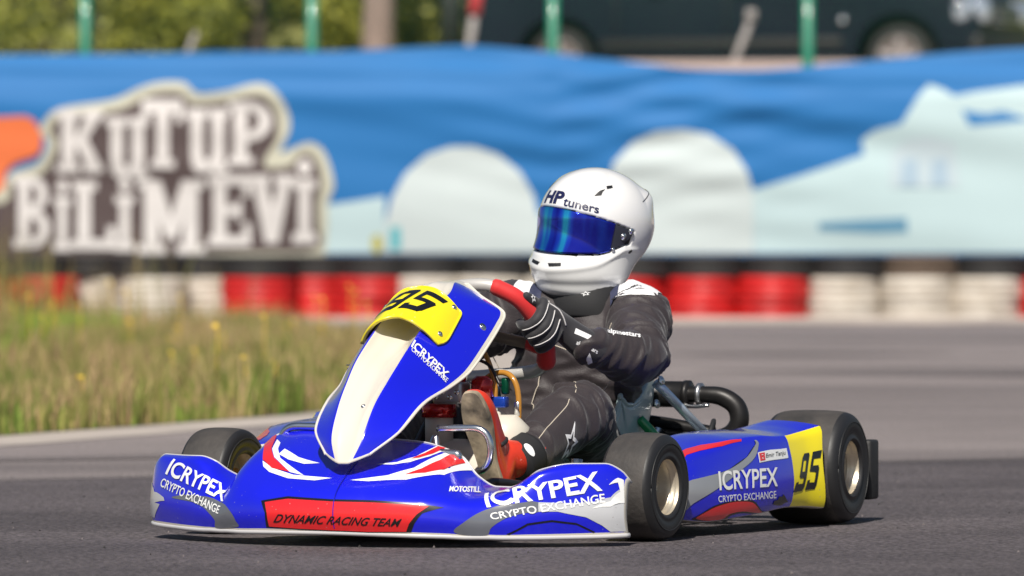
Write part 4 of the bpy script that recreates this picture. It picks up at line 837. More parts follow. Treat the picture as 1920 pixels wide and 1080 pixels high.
# --- steering fairing
FS = fairing_surf(); ns, nq = FS.P.shape[:2]; mi = []
for i in range(ns-1):
    for j in range(nq-1):
        s = 9*(i+.5)/(ns-1); q = abs(-1+2*(j+.5)/(nq-1)); mi.append(1 if (.36 < q < .955 and .12 < s < 8.15) else 0)
fair = link('front_fairing', FS.P.reshape(-1, 3), grid_faces(ns, nq, True), [MK_WHITE, MK_BLUE], kart, True, mi)
sm = fair.modifiers.new('thickness', 'SOLIDIFY'); sm.thickness = .005; sm.offset = -1; sm.material_offset = -1; sm.material_offset_rim = -1
edge = np.concatenate([FS.P[:, -1], FS.P[::-1, 0]]); link('edge_bead', *tube(edge, .0032, 8), MK_WHITE, fair)
letters('lettering', FS, 'icrypex', FAIRING_ART, 'ICRYPEX', MK_VWHITE, fair, .018); letters('lettering', FS, 'crypto', FAIRING_ART, 'CRYPTO EXCHANGE', MK_VWHITE, fair, .008)
def bolt_at(p, n, r, par, nm='bolt'):
    n = Vector(n).normalized(); M = Matrix.Translation(Vector(p))@n.to_track_quat('Y', 'Z').to_matrix().to_4x4()
    return link(nm, *lathe([(.0, .004), (r*.4, .004), (r*.45, .0022), (r*.8, .0032), (r, .0012), (r*1.02, -.002)], 20, M), MK_STEEL, par)
for sq in ((5.71, .87), (5.71, -.87)): bolt_at(FS.at(*map(np.array, sq)), FS.look(FS.N, *map(np.array, sq)), .010, fair)
bolt_at(FS.at(np.array(2.2), np.array(.1)), FS.look(FS.N, np.array(2.2), np.array(.1)), .006, fair)
# yellow number plate bridging the recess
FP = fairing_surf(channel=False)
q0 = .66
ps = np.linspace(0, 1, 41); pq = np.linspace(-1, 1, 57); PP = np.zeros((41, 57, 3))
for i, a in enumerate(ps):
    for j, b in enumerate(pq):
        wq = q0*(1-.05*a)*(1-.10*(abs(2*a-1)**8)); lo = 4.72+.72*(1-abs(b)**1.7); hi = 6.22+.66*(1-abs(b)**1.8); sv = lo+(hi-lo)*a
        lift = .010*(1-abs(b)**4)+.004
        PP[i, j] = FP.at(np.array(sv), np.array(b*wq), lift)
PS_ = Surf(PP, 0, 1, -1, 1, flip=True)
plate = link('number_plate', PP.reshape(-1, 3), grid_faces(41, 57, True), MK_YEL, fair); sm = plate.modifiers.new('thickness', 'SOLIDIFY'); sm.thickness = .006; sm.offset = -1
rim = np.concatenate([PP[0], PP[1:-1, -1], PP[-1][::-1], PP[1:-1, 0][::-1]]); link('plate_edge', *tube(rim[::2], .0032, 8, closed=False), MK_YEL, plate)
for a, b in ((.12, .86), (.86, .84), (.12, -.86), (.86, -.84)): bolt_at(PS_.at(np.array(a), np.array(b)), PS_.look(PS_.N, np.array(a), np.array(b)), .007, plate, 'fixing')
# numerals: heavy slanted racing figures in a unit box
D9 = [[(.20, .45), (.42, .45), (.42, .95), (.30, .95), (.22, .86)], [(.28, .80), (.36, 1), (.90, 1), (1., .93), (.97, .80)], [(.72, .95), (1., .93), (.98, .10), (.90, .02), (.72, .18)], [(.20, .40), (.30, .34), (.80, .34), (.80, .50), (.24, .50)], [(.0, .0), (.88, .0), (.95, .14), (.80, .19), (.02, .19)], [(.02, 0), (.26, 0), (.26, .26), (.02, .24)]]
D5 = [[(.12, .80), (.14, 1), (1., 1), (1., .80)], [(.12, 1), (.36, 1), (.36, .48), (.10, .48)], [(.10, .48), (.12, .62), (.90, .62), (.99, .54), (.96, .44)], [(.72, .60), (.99, .56), (.96, .10), (.88, .02), (.72, .16)], [(.0, 0), (.90, 0), (.96, .14), (.80, .19), (.02, .19)], [(.02, 0), (.26, 0), (.26, .27), (.02, .25)]]
def numerals(slant=.16):
    f = lambda p, o: [(o+.46*a+slant*(b-.5)*.9, b) for a, b in p]
    V, Fc = union2d([f(p, .0) for p in D9]+[f(p, .53) for p in D5]); V = (V-V.min(0))/(V.max(0)-V.min(0)); return V, Fc
nV, nF = numerals()
skin_shape('numerals', PS_, nV, nF, [(.22, -.72), (.22, .56), (.86, .70), (.86, -.58)], MK_BLACK, plate, .0010, 24, 6)

# --- side pods (driver's left carries the artwork facing the camera, the right one mirrors it)
def pod(side):
    S = pod_surf(side)
    if side < 0: S.P[:, :, 2] += .020          # the kart leans out of the turn
    n, m = S.P.shape[:2]; mi = []
    for i in range(n-1):
        for j in range(m-1):
            x = -.862+.712*(i+.5)/(n-1); v = 10*(j+.5)/(m-1)
            k = 1
            if x > -.183 or v < 1.62 or v > 9.6 or x < -.859: k = 0
            elif x < -.70 and v < 6.7: k = 2
            mi.append(k)
    o = link('side_pod', S.P.reshape(-1, 3), grid_faces(n, m, side > 0), [MK_WHITE, MK_BLUE, MK_YEL], kart, True, mi)
    # closed front and rear ends
    for row, fl in ((S.P[0], side > 0), (S.P[-1], side < 0)):
        c = row.mean(0); V = np.concatenate([row, [c]]); Fe = [(k, k+1, len(row)) for k in range(len(row)-1)]+[(len(row)-1, 0, len(row))]
        link('end_panel', V, [f[::-1] for f in Fe] if fl else Fe, MK_WHITE if row is S.P[-1] else MK_YEL, o)
    a = POD_ART
    def part(nm, key, mt, off=.0009, rd=False):
        pl = [(max(u, -.861), max(v, 1.66)) for u, v in (round_poly(a[key]) if rd else a[key])]; return skin_art(nm, S, [pl], mt, o, off, .010, .12)
    part('grey_outline', 'grey', MK_BLACK, .0008); part('grey_stripe', 'grey', MK_GREY, .0014, True); part('red_stripe', 'red_top', MK_RED, .0010); part('red_outline', 'red_low_outline', MK_BLACK, .0008, True); part('red_stripe', 'red_low', MK_RED, .0014, True); part('emblem', 'dark', MK_BLACK, .0016)
    def tx(nm, key, body, mt, off, bold=.014, shear=0.):
        V2, F2 = text2d(body, bold, shear); q = a[key]; h = len(q)//2; q = (q[:h][::-1]+q[h:][::-1]) if side < 0 else q
        return skin_shape(nm, S, V2, F2, q, mt, o, off, 24, 5)
    tx('lettering', 'icrypex', 'ICRYPEX', MK_VWHITE, .0022, .016); tx('lettering', 'crypto', 'CRYPTO EXCHANGE', MK_VWHITE, .0022, .008)
    if side > 0:
        part('name_sticker', 'name', MK_VWHITE, .0012); fl_ = part('flag', 'flag', MK_RED, .0018); tx('lettering', 'nametext', 'Emir Tanju', MK_BLACK, .0020, .008, .2)
        fq = a['flag']; c = np.mean(np.array(fq), 0)
        skin_art('crescent', S, [[(c[0]+.007*(math.cos(t))-.0, c[1]+.12*math.sin(t)) for t in np.linspace(.7, 5.6, 12)]+[(c[0]-.0025+.0052*math.cos(t), c[1]+.09*math.sin(t)) for t in np.linspace(5.6, .7, 12)]], MK_VWHITE, o, .0026, .02, .3)
    q = a['n95']; q = [(max(u, -.858), v) for u, v in q]; q = [q[1], q[0], q[3], q[2]] if side < 0 else q
    skin_shape('numerals', S, nV, nF, q, MK_BLACK, o, .0012, 12, 6)
    return o
podL = pod(1); podR = pod(-1)

# --- wheels
def make_wheel(x, y, R, w, rim_w, side, steer, hubcol):
    """tyre and rim turned about the axle; side = +1 outboard is +y"""
    M = Matrix.Translation((x, y, R))@Matrix.Rotation(steer, 4, 'Z')@(Matrix.Rotation(math.pi, 4, 'Z') if side < 0 else Matrix.Identity(4))
    h = w/2; r = .0655; e = rim_w/2
    rimp = [(.0, -.012), (.018, -.012), (.020, -.006), (.044, -.006), (.050, -.002), (.053, .010), (.0565, e*.45), (.0600, e*.80), (.0665, e*.90), (.0715, e*.97), (.0735, e*1.02), (.0725, e*1.05), (.0690, e*1.03), (.0650, e*.88),
            (.058, e*.70), (.0645, e*.5)]
    rimp2 = [(.0645, -e*.5), (.0655, -e*.88), (.0695, -e*1.03), (.0735, -e*1.03), (.0725, -e*.96), (.0655, -e*.88), (.060, -e*.70), (.056, -e*.4), (.052, -.022), (.0, -.022)]
    m = MB(); m.add(lathe(rimp, 56, M)); m.add(lathe([(.0645, e*.5), (.0645, -e*.5)], 56, M)); m.add(lathe(rimp2, 56, M))
    wo = m.build('wheel', MK_RIM, kart); sharp(wo, 40)
    t = [(r, -e), (.072, -e*1.10), (.082, -h*.96), (R*.72, -h), (R*.84, -h*.985), (R*.925, -h*.90), (R*.968, -h*.76), (R*.988, -h*.55), (R*.997, -h*.28), (R, 0)]
    t = t+[(a, -b) for a, b in t[-2::-1]]
    tp = cr(np.array(t), 60)
    tmi = np.tile((np.abs((tp[1:, 1]+tp[:-1, 1])/2) > h*.80).astype(int)*(1), 72)
    ty = link('tyre', *lathe(tp, 72, M), [MK_TYRE, MK_WALL], wo, True, tmi)
    for hh in (-.93, .93): link('mould_ring', *tube([(M@Vector((R*.80*math.cos(a), h*hh*1.075, R*.80*math.sin(a))))[:] for a in np.linspace(0, 2*math.pi, 60)], .0016, 5), MK_WALL, wo)
    mh = MB(); mh.add(lathe([(0, .030), (.010, .030), (.011, .014), (.017, .012), (.018, -.006)], 24, M)); 
    for k in range(3):
        a = k*2*math.pi/3+.4; mh.add(lathe([(0, .012), (.0055, .012), (.0062, -.004)], 10, M@Matrix.Translation((.033*math.cos(a), 0, .033*math.sin(a)))))
    mh.build('hub_nut', MK_STEEL, wo)
    link('valve', *tube([(M@Vector((.052, .012, -.012)))[:], (M@Vector((.046, .032, -.014)))[:]], .0035, 8), MK_GOLD, wo)
    # inboard hub
    link('hub', *lathe([(0, -.02), (.030, -.02), (.031, -.035), (.022, -.038), (.021, -.052), (.028, -.054), (.028, -.062), (.020, -.065), (.019, -.088), (.026, -.090), (.026, -.097), (0, -.099)], 28, M), hubcol, wo)
    return wo
ST = math.radians(-4.5)
make_wheel(0, .545, .128, .132, .118, 1, ST, MK_GOLD); make_wheel(0, -.545, .128, .132, .118, -1, ST, MK_GOLD)
make_wheel(-1.045, .598, .142, .208, .190, 1, 0, MK_CAST); make_wheel(-1.045, -.578, .142, .208, .190, -1, 0, MK_CAST)

# --- chassis
def rod(nm, P, r, mat, par=None, n=0, seg=12): return link(nm, *tube(P, r, seg, smooth=n), mat, par if par is not None else kart)
for s in (1, -1):
    rod('frame_rail', [(.22, s*.24, .06), (.05, s*.26, .06), (-.25, s*.30, .06), (-.6, s*.33, .06), (-.95, s*.33, .07), (-1.12, s*.33, .09)], .015, MK_GREEN, n=30)
    rod('stub_axle', [(0, s*.36, .128), (0, s*.50, .128)], .012, MK_STEEL); rod('kingpin', [(.01, s*.37, .065), (-.01, s*.37, .19)], .014, MK_STEEL)
    rod('kingpin_yoke', [(-.03, s*.28, .065), (-.01, s*.33, .075), (0, s*.37, .075)], .015, MK_GREEN, n=10)
    rod('tie_rod', [(-.06, s*.40, .125), (-.08, s*.05, .13)], .006, MK_STEEL)
    rod('side_bar', [(-.16, s*.30, .075), (-.19, s*.50, .085), (-.30, s*.54, .09), (-.72, s*.54, .10), (-.80, s*.48, .09), (-.82, s*.33, .075)], .010, MK_STEEL, n=40)
rod('front_tube', [(.20, -.24, .06), (.30, -.22, .06), (.34, -.12, .06), (.34, .12, .06), (.30, .22, .06), (.20, .24, .06)], .014, MK_GREEN, n=30)
rod('front_bumper_bar', [(.30, -.20, .065), (.42, -.19, .075), (.46, -.14, .08), (.46, .14, .08), (.42, .19, .075), (.30, .20, .065)], .010, MK_STEEL, n=40)
rod('front_bumper_hoop', [(.26, -.20, .07), (.31, -.20, .19), (.315, -.16, .212), (.315, .16, .212), (.31, .20, .19), (.26, .20, .07)], .010, MK_STEEL, n=40)
rod('nerf_bar', [(.24, .24, .135), (.20, .25, .14), (.05, .31, .12), (-.02, .36, .10)], .012, MK_TUBE, n=16)
rod('cross_tube', [(-.30, -.30, .06), (-.30, .30, .06)], .015, MK_GREEN); rod('cross_tube', [(-1.0, -.33, .075), (-1.0, .33, .075)], .015, MK_GREEN)
link('floor_tray', *box((-.02, 0, .043), (.60, .50, .004), bev=.001), material('brushed_floor_tray', (.40, .41, .42), .4, metal=.9), kart)
rod('rear_axle', [(-1.045, -.52, .142), (-1.045, .52, .142)], .025, MK_STEEL, seg=20)
for s in (1, -1): link('bearing_carrier', *box((-1.03, s*.33, .115), (.10, .03, .12), bev=.012), MK_CAST, kart)
bd = link('brake_disc', *lathe([(.03, -.005), (.092, -.005), (.095, 0), (.092, .005), (.03, .005)], 48, Matrix.Translation((-1.045, .18, .142))), MK_STEEL, kart); link('brake_caliper', *box((-.97, .18, .175), (.08, .06, .07), bev=.012), MK_REDC, bd)
link('sprocket', *lathe([(.03, -.003), (.10, -.003), (.105, 0), (.10, .003), (.03, .003)], 48, Matrix.Translation((-1.045, -.22, .142))), MK_CAST, kart)
# rear bumper: moulded plastic across the back, its end shows beside the wheel
rb = MB(); rbp = [(-1.255, -.66, .13), (-1.275, -.45, .125), (-1.285, 0, .12), (-1.275, .45, .125), (-1.255, .66, .13)]
rb.add(tube(rbp, .075, 20, smooth=40, rw=.026, up=(0, 0, 1))); rear = rb.build('rear_bumper', MK_DARK, kart)
for s in (1, -1):
    link('end_block', *box((-1.252, s*.662, .130), (.065, .05, .150), bev=.007), MK_DARK, rear)
    rod('bumper_stay', [(-1.27, s*.30, .12), (-1.12, s*.32, .095)], .012, MK_STEEL, rear)

# --- seat
ps_ = [(-.40, .075, .10, .160), (-.52, .062, .14, .175), (-.62, .058, .19, .19), (-.72, .062, .25, .195), (-.80, .085, .265, .198), (-.87, .135, .245, .20), (-.92, .20, .20, .20), (-.955, .28, .13, .195), (-.975, .36, .065, .185), (-.99, .43, .012, .165)]
sp_ = cr(np.array(ps_), 50); tg = np.gradient(sp_[:, :2], axis=0); tg /= np.linalg.norm(tg, axis=1, keepdims=True)
nr = np.stack([-tg[:, 1], tg[:, 0]], 1)*-1
nr = np.where((nr[:, 1:2]*1.0+nr[:, 0:1]*.3) < 0, -nr, nr)
SV = []
for i in range(50):
    x, z, d, w = sp_[i]
    for a in np.linspace(-1, 1, 31):
        yy = w*math.copysign(min(1, abs(a)*1.55)**.9, a) if abs(a) < .64 else math.copysign(w*(1+.02*(abs(a)-.64)), a); up = 0 if abs(a) < .42 else ((abs(a)-.42)/.58)**1.15*d
        SV.append((x+nr[i, 0]*up, yy+.02, z+nr[i, 1]*up))
seat = link('seat', SV, grid_faces(50, 31), MK_SEAT, kart); sm = seat.modifiers.new('thickness', 'SOLIDIFY'); sm.thickness = .006; sm.offset = 0
SVa = np.array(SV).reshape(50, 31, 3)
for k in (0, -1): link('rolled_edge', *tube(SVa[:, k], .0065, 8), MK_SEAT, seat)
rod('seat_stay', [(-.885, .235, .352), (-.90, .25, .335), (-1.07, .335, .185)], .012, material('bright_zinc_tube', (.66, .76, .90), .3, metal=.55)); rod('seat_stay', [(-.885, -.20, .352), (-.90, -.22, .335), (-1.07, -.335, .185)], .012, MK_STEEL)
bolt_at((-.872, .245, .30), (.2, 1, .2), .011, seat); bolt_at((-.885, .252, .358), (.2, 1, .3), .012, seat)
rod('seat_strut', [(-.80, .225, .265), (-.82, .26, .22), (-.90, .33, .10)], .0125, MK_GREEN, n=14)

# --- steering wheel and column
MK_ALU = material('satin_aluminium', (.60, .58, .55), .38, metal=.35, var=(20, .15))
MK_BRONZE = material('bronze_spoke', (.36, .29, .24), .45, metal=.6, var=(30, .4))
CW = np.array([-.29, 0, .485]); UW = np.array([.62, 0, .785]); UW /= np.linalg.norm(UW); NW = np.array([-UW[2], 0, UW[0]]); YW = np.array([0, 1., 0])
ROLL = math.radians(6)
def wp(y, u, n=0.):
    c, s_ = math.cos(ROLL), math.sin(ROLL); yy, uu = y*c-u*s_, y*s_+u*c
    return CW+YW*yy+UW*uu+NW*n
rim2 = [(0, .142), (.06, .141), (.105, .128), (.140, .094), (.160, .045), (.166, -.01), (.163, -.06), (.148, -.105), (.115, -.130), (.06, -.136), (0, -.136)]
rim2 = rim2+[(-a, b) for a, b in rim2[-2:0:-1]]
rp = np.array([wp(a, b) for a, b in rim2])
sw = link('steering_wheel', *tube(rp, .0165, 14, smooth=140, closed=True), MK_ALU, kart)
for s in (1, -1):
    g = [(s*a, b) for a, b in rim2[2:8]]; g[0] = (s*.100, .130)
    link('grip', *tube([wp(a, b) for a, b in g], [.0205]*4+[.022, .024], 16, smooth=60, dome=True), MK_SUEDE, sw)
    o = link('spoke', *box((0, 0, 0), (.004, .13, .036), bev=.0015), MK_BRONZE, sw)
    mid = wp(s*.09, -.035); o.location = mid; o.rotation_euler = (s*.28, math.atan2(NW[2], NW[0])*-1, 0)
    link('grip_pad', *tube([wp(s*.118, -.043), wp(s*.140, -.052), wp(s*.158, -.062)], [.018, .022, .020], 14, rw=[.013, .018, .018]), MK_SUEDE, sw)
link('hub', *lathe([(0, .012), (.03, .012), (.034, .006), (.034, -.03), (.02, -.05), (0, -.05)], 28, Matrix.Translation(Vector(CW-YW*0))@Vector(NW).to_track_quat('Y', 'Z').to_matrix().to_4x4()), MK_CAST, sw)
link('display', *box(tuple(wp(0, .03, .018)), (.02, .10, .06), Matrix.Rotation(-math.atan2(NW[2], -NW[0]), 3, 'Y'), .006), MK_DARK, sw)
stk = link('maker_sticker', [tuple(wp(a, b, -.0172)) for a, b in ((-.036, .130), (.014, .130), (.014, .153), (-.036, .153))], [(0, 1, 2, 3)], MK_VWHITE, sw, smooth=False)
tV, tF = text2d('KARL', .03); TVp = quad_map(tV, [(-.032, .134), (.010, .134), (.010, .149), (-.032, .149)])
link('lettering', [tuple(wp(a, b, -.0180)) for a, b in TVp], tF, MK_RED, sw, smooth=False)
col = rod('steering_column', [tuple(CW-NW*.03), (-.10, 0, .33), (.07, 0, .12), (.10, 0, .06)], .010, MK_STEEL)
rod('column_support', [(-.16, -.0, .39), (-.08, .07, .22), (-.05, .12, .06)], .010, MK_TUBE, n=12); rod('column_support', [(-.16, 0, .39), (-.08, -.07, .22), (-.05, -.12, .06)], .010, MK_TUBE, n=12)
rod('fairing_bracket', [(-.12, 0, .42), (-.06, .06, .50), (-.05, .12, .505)], .008, MK_CAST, n=10); rod('fairing_bracket', [(-.12, 0, .42), (-.06, -.06, .50), (-.05, -.12, .505)], .008, MK_CAST, n=10)

# --- fuel tank with caps, fittings and hoses
tank = link('fuel_tank', *tube([(-.07, -.035, .13), (-.07, -.02, .14), (-.07, .06, .145), (-.07, .135, .14), (-.07, .16, .13)], [.075, .09, .088, .09, .07], 28, smooth=40, rw=[.085, .100, .098, .100, .08], dome=True), MK_TANK, kart)
def can(nm, c, r, z0, z1, mat, par, seg=24, bev=.003): return link(nm, *lathe([(0, z1), (r-bev, z1), (r, z1-bev), (r, z0), (0, z0)], seg, Matrix.Translation((c[0], c[1], 0))@Matrix.Rotation(math.pi/2, 4, 'X')), mat, par)
can('filler_cap', (-.05, -.0), .042, .285, .318, MK_REDC, tank); can('filler_neck', (-.05, 0), .034, .20, .286, MK_TANK, tank)
can('tank_shoulder', (-.055, .165), .062, .16, .292, MK_TANK, tank, 28, .03)
link('hose_manifold', *box((-.07, .125, .322), (.03, .085, .026), bev=.004), MK_BFIT, tank); can('manifold_stem', (-.07, .137), .014, .24, .30, MK_TANK, tank)
for (p, h_) in (((-.07, .093), .40), ((-.07, .137), .46), ((-.07, .195), .40)):
    can('hose_barb', p, .0085, .29, .325, MK_STEEL, tank, 14)
rod('fuel_hose', [(-.07, .137, .32), (-.07, .135, .37), (-.08, .11, .43), (-.10, .07, .47), (-.12, .03, .49)], .0062, MK_HOSE, tank, 30)
rod('fuel_hose', [(-.07, .195, .24), (-.07, .197, .33), (-.07, .185, .375), (-.08, .155, .392), (-.08, .12, .385), (-.08, .095, .36), (-.07, .093, .32)], .0070, MK_HOSE, tank, 34)
# brake reservoir and fittings glimpsed between the fairing and the driver's boot
mc = can('brake_reservoir', (-.04, .115), .027, .335, .385, MK_REDC, kart, 26, .012); can('reservoir_collar', (-.04, .115), .021, .30, .338, MK_STEEL, mc); can('reservoir_base', (-.04, .115), .018, .20, .302, MK_TUBE, mc)
en = link('brake_pump', *box((-.02, .045, .345), (.07, .075, .055), bev=.008), MK_CAST, kart); can('pump_cap', (-.02, .055), .026, .372, .392, MK_REDC, en)
for k in range(4): rod('pump_bolt', [(.012, .02+.018*k, .335+.012*(k % 2)), (.022, .02+.018*k, .335+.012*(k % 2))], .006, MK_STEEL, en)
rod('brake_line', [(-.02, .02, .345), (-.05, -.03, .30), (-.10, -.06, .20)], .004, MK_DARK, en, 14); link('green_fitting', *box((-.09, .155, .36), (.02, .018, .04), bev=.005), material('dark_green_anodised', (0, .07, .035), .3, metal=.5), en); rod('brake_line', [(-.06, .155, .36), (-.07, .12, .41), (-.08, .06, .43)], .004, MK_TUBE, en, 14)

# --- pedals
for s, nm in ((1, 'brake_pedal'), (-1, 'throttle_pedal')):
    rod(nm, [(.285, s*.135, .268), (.285, s*.20, .270), (.285, s*.240, .268), (.283, s*.262, .250), (.280, s*.268, .215), (.275, s*.255, .180), (.27, s*.225, .165), (.26, s*.19, .16)], .0085, MK_STEEL, n=50, seg=14)
    rod('pedal_arm', [(.255, s*.195, .16), (.24, s*.165, .10), (.24, s*.16, .06)], .009, MK_STEEL, n=10)
    rod('pedal_link', [(.26, s*.12, .25), (.22, s*.115, .14), (.2, s*.11, .07)], .008, MK_STEEL)

# --- engine, radiator and exhaust on the driver's right and behind the seat
eng = link('engine', *box((-.66, -.40, .16), (.20, .17, .17), bev=.02), MK_CAST, kart)
cyl = MB()
for k in range(8): cyl.add(box((-.66, -.40, .255+.014*k), (.15-.004*k, .145-.004*k, .008), bev=.002))
cyl.add(tube([(-.66, -.40, .24), (-.66, -.40, .37)], .045, 20)); cyl.build('cylinder', MK_CAST, eng)
link('carburettor', *box((-.53, -.40, .22), (.07, .07, .08), bev=.01), MK_CAST, eng); link('airbox', *box((-.42, -.33, .20), (.15, .12, .11), bev=.03), MK_DARK, eng)
rad = link('radiator', *box((-.47, -.335, .365), (.035, .14, .10), Matrix.Rotation(-.35, 3, 'Y'), .004), MK_DARK, kart)
rm = MB()
for k in range(9): rm.add(box((-.457+.004*k, -.335, .328+.009*k), (.030, .125, .003)))
rm.build('radiator_fins', MK_CAST, rad); rod('radiator_frame', [(-.45, -.27, .31), (-.49, -.27, .415), (-.49, -.40, .415), (-.45, -.40, .31)], .006, MK_STEEL, rad)
ex = link('exhaust', *tube([(-1.12, -.12, .318), (-1.12, .10, .318), (-1.12, .232, .318)], .033, 24), MK_PIPE, kart)
link('muffler_cap', *tube([(-1.12, .226, .318), (-1.12, .240, .318)], .0355, 24), MK_PIPE, ex)
rod('exhaust_bend', [(-1.12, .22, .318), (-1.12, .28, .318), (-1.125, .325, .312), (-1.13, .360, .288), (-1.13, .368, .250), (-1.13, .345, .218), (-1.13, .30, .205), (-1.13, .24, .205), (-1.12, .12, .215), (-1.10, -.05, .23), (-.98, -.25, .25), (-.80, -.36, .26)], [.020, .021, .0235, .0245, .0245, .024, .023, .022, .022, .024, .026, .022], MK_PIPE, ex, 70, 20)
rod('exhaust_spring', [(-1.093, .228, .292), (-1.093, .262, .288), (-1.095, .30, .292)], .005, MK_STEEL, ex, 10, 8)
rod('clamp_ring', [(-1.12, .262, .318), (-1.12, .272, .318)], .029, MK_CAST, ex, 0, 24)
rod('exhaust_stub', [(-1.14, -.02, .262), (-1.13, .16, .245), (-1.13, .30, .222)], .016, MK_PIPE, ex, 12)
link('chain_guard', *box((-.86, -.22, .20), (.40, .05, .12), bev=.03), MK_DARK, kart)
link('battery_box', *box((-.60, .40, .10), (.16, .12, .09), bev=.01), MK_DARK, kart)
mech = link('rear_brake_pump', *box((-.86, .40, .155), (.09, .06, .05), bev=.01), MK_CAST, kart); rod('pump_hose', [(-.82, .40, .17), (-.80, .41, .22), (-.86, .40, .26), (-.95, .36, .22), (-.98, .33, .16)], .006, MK_DARK, mech, 24)
for k in range(3): rod('pump_bolt', [(-.82+.0*k, .43, .15+.015*k), (-.80, .445, .15+.015*k)], .009, MK_STEEL, mech)
# ------------------------------------------------------------------ driver (same axes as the kart he sits in)
driver = empty('person', (-.193, 16.90, .004), KZ); tag(driver, 'driver in dark race suit and white helmet steering the kart with both hands', 'person')
MP_SUIT = material('charcoal_race_suit', (.029, .0215, .0245), .60, sheen=.18, var=(16, .35), bump=(260, .6, .0015)); MP_BLACK = material('black_stretch_fabric', (.012, .012, .014), .75, bump=(300, .3, .001))
MP_PIPE = material('cream_piping', (.50, .44, .36), .7); MP_WHITE = material('white_patch', (.74, .74, .76), .6); MP_NAVY = material('navy_patch', (.03, .035, .075), .6)
MP_GLOVE = material('black_glove_suede', (.022, .021, .026), .72, sheen=.3, var=(40, .4), bump=(300, .3, .001)); MP_SILVER = material('silver_glove_piping', (.62, .60, .60), .4)
MP_BOOT = material('orange_red_boot', (.70, .045, .018), .42, coat=.2, var=(18, .4), bump=(200, .1, .001)); MP_SOLE = material('worn_tan_sole', (.60, .48, .33), .85, var=(22, 1.3), col2=(.03, .028, .025), bump=(120, .6, .002), stretch=(1, .7, .45))

# --- body in its suit: one continuous surface
SHL, ELL, WRL = (-.765, .236, .522), (-.555, .313, .418), (-.385, .246, .453)
SHR, ELR, WRR = (-.70, -.085, .525), (-.50, -.235, .42), (-.375, -.215, .475)
HIPL, KNL, ANL = (-.69, .115, .155), (-.335, .245, .285), (-.015, .222, .175)
HIPR, KNR, ANR = (-.69, -.095, .155), (-.335, -.195, .285), (-.015, -.135, .165)
def limb(a, b, c, ra, rm, rb, rm2, rc, bow=(0, 0, 0)):
    a, b, c = map(np.array, (a, b, c)); w = np.array(bow)
    return tube([a, a*.5+b*.5+w, b, b*.5+c*.5+w, c], [ra, rm, rb, rm2, rc], 20, smooth=26, dome=True)
torso = tube([(-.70, .01, .14), (-.735, .025, .23), (-.765, .06, .34), (-.765, .09, .44), (-.758, .095, .515), (-.765, .10, .548)], [.115, .120, .118, .116, .088, .050], 28, smooth=24, rw=[.175, .165, .165, .178, .150, .07], dome=True, up=(1, 0, 0))
parts = [torso, limb(SHL, ELL, WRL, .083, .073, .068, .060, .047), limb(SHR, ELR, WRR, .088, .078, .070, .062, .046),
         limb(HIPL, KNL, (-.065, .228, .193), .110, .094, .079, .074, .056, (0, 0, .012)), limb(HIPR, KNR, (-.065, -.145, .185), .110, .094, .079, .072, .054, (0, 0, .012)),
         tube([SHL, (-.762, .09, .512), SHR], [.080, .078, .080], 18, smooth=12, dome=True)]
suit = remesh('suit', parts, .0060, MP_SUIT, driver, 5)
me = suit.data; n = len(me.vertices); co = np.zeros(n*3); me.vertices.foreach_get('co', co); co = co.reshape(-1, 3); no = np.zeros(n*3); me.vertices.foreach_get('normal', no); no = no.reshape(-1, 3)
def seg_dist(P, a, b):
    a, b = np.array(a), np.array(b); d = b-a; t = np.clip(((P-a)@d)/(d@d), 0, 1); return np.linalg.norm(P-(a+t[:, None]*d), axis=1), t
limbs = [(SHL, ELL, 0), (ELL, WRL, 1), (SHR, ELR, 0), (ELR, WRR, 1), (HIPL, KNL, 2), (KNL, ANL, 3), (HIPR, KNR, 2), (KNR, ANR, 3), ((-.70, .01, .16), (-.76, .09, .50), 4)]
D_ = []; T_ = []
for a, b, k in limbs:
    d, t = seg_dist(co, a, b); D_.append(d/(.09 if k < 4 else .17)); T_.append(t)
D_ = np.array(D_); T_ = np.array(T_); which = D_.argmin(0); disp = np.zeros(n)
for i in range(n):
    w = which[i]; a, b, k = limbs[w]; t = T_[w, i]; p = Vector(co[i]); ax = Vector(b)-Vector(a); ln = ax.length; ax.normalize()
    q = p-ax*(p.dot(ax)); s_ = t*ln
    # creases run round the limb, bunching at elbow, wrist, knee and groin
    amp = (.35+.9*abs(t-.5)*2 if k in (0, 1) else .30+1.0*max(0, abs(t-.5)*2-.2)) if k < 4 else .65
    nz = noise.noise(Vector((q.x*7+k, q.y*7, q.z*7+s_*26))); n2 = noise.noise(Vector((p.x*34, p.y*34, p.z*34)))
    n3 = noise.noise(Vector((q.x*11+s_*8, q.y*11-s_*7, q.z*11+s_*24+w)))
    r1 = max(0., 1-2.8*abs(nz)); r2 = max(0., 1-2.8*abs(n3)); disp[i] = amp*(.0140*r1*r1+.0085*r2*r2)+.0010*n2-.005
ed = np.zeros(len(me.edges)*2, np.int32); me.edges.foreach_get('vertices', ed); ed = ed.reshape(-1, 2)
for it in range(2):                                    # ease the crease height field a little
    acc = np.zeros(n); cnt = np.zeros(n); np.add.at(acc, ed[:, 0], disp[ed[:, 1]]); np.add.at(acc, ed[:, 1], disp[ed[:, 0]]); np.add.at(cnt, ed.ravel(), 1); disp = .5*disp+.5*acc/np.maximum(cnt, 1)
co2 = co+no*disp[:, None]
me.vertices.foreach_set('co', co2.ravel()); me.update()
sb = bvh_of(suit)
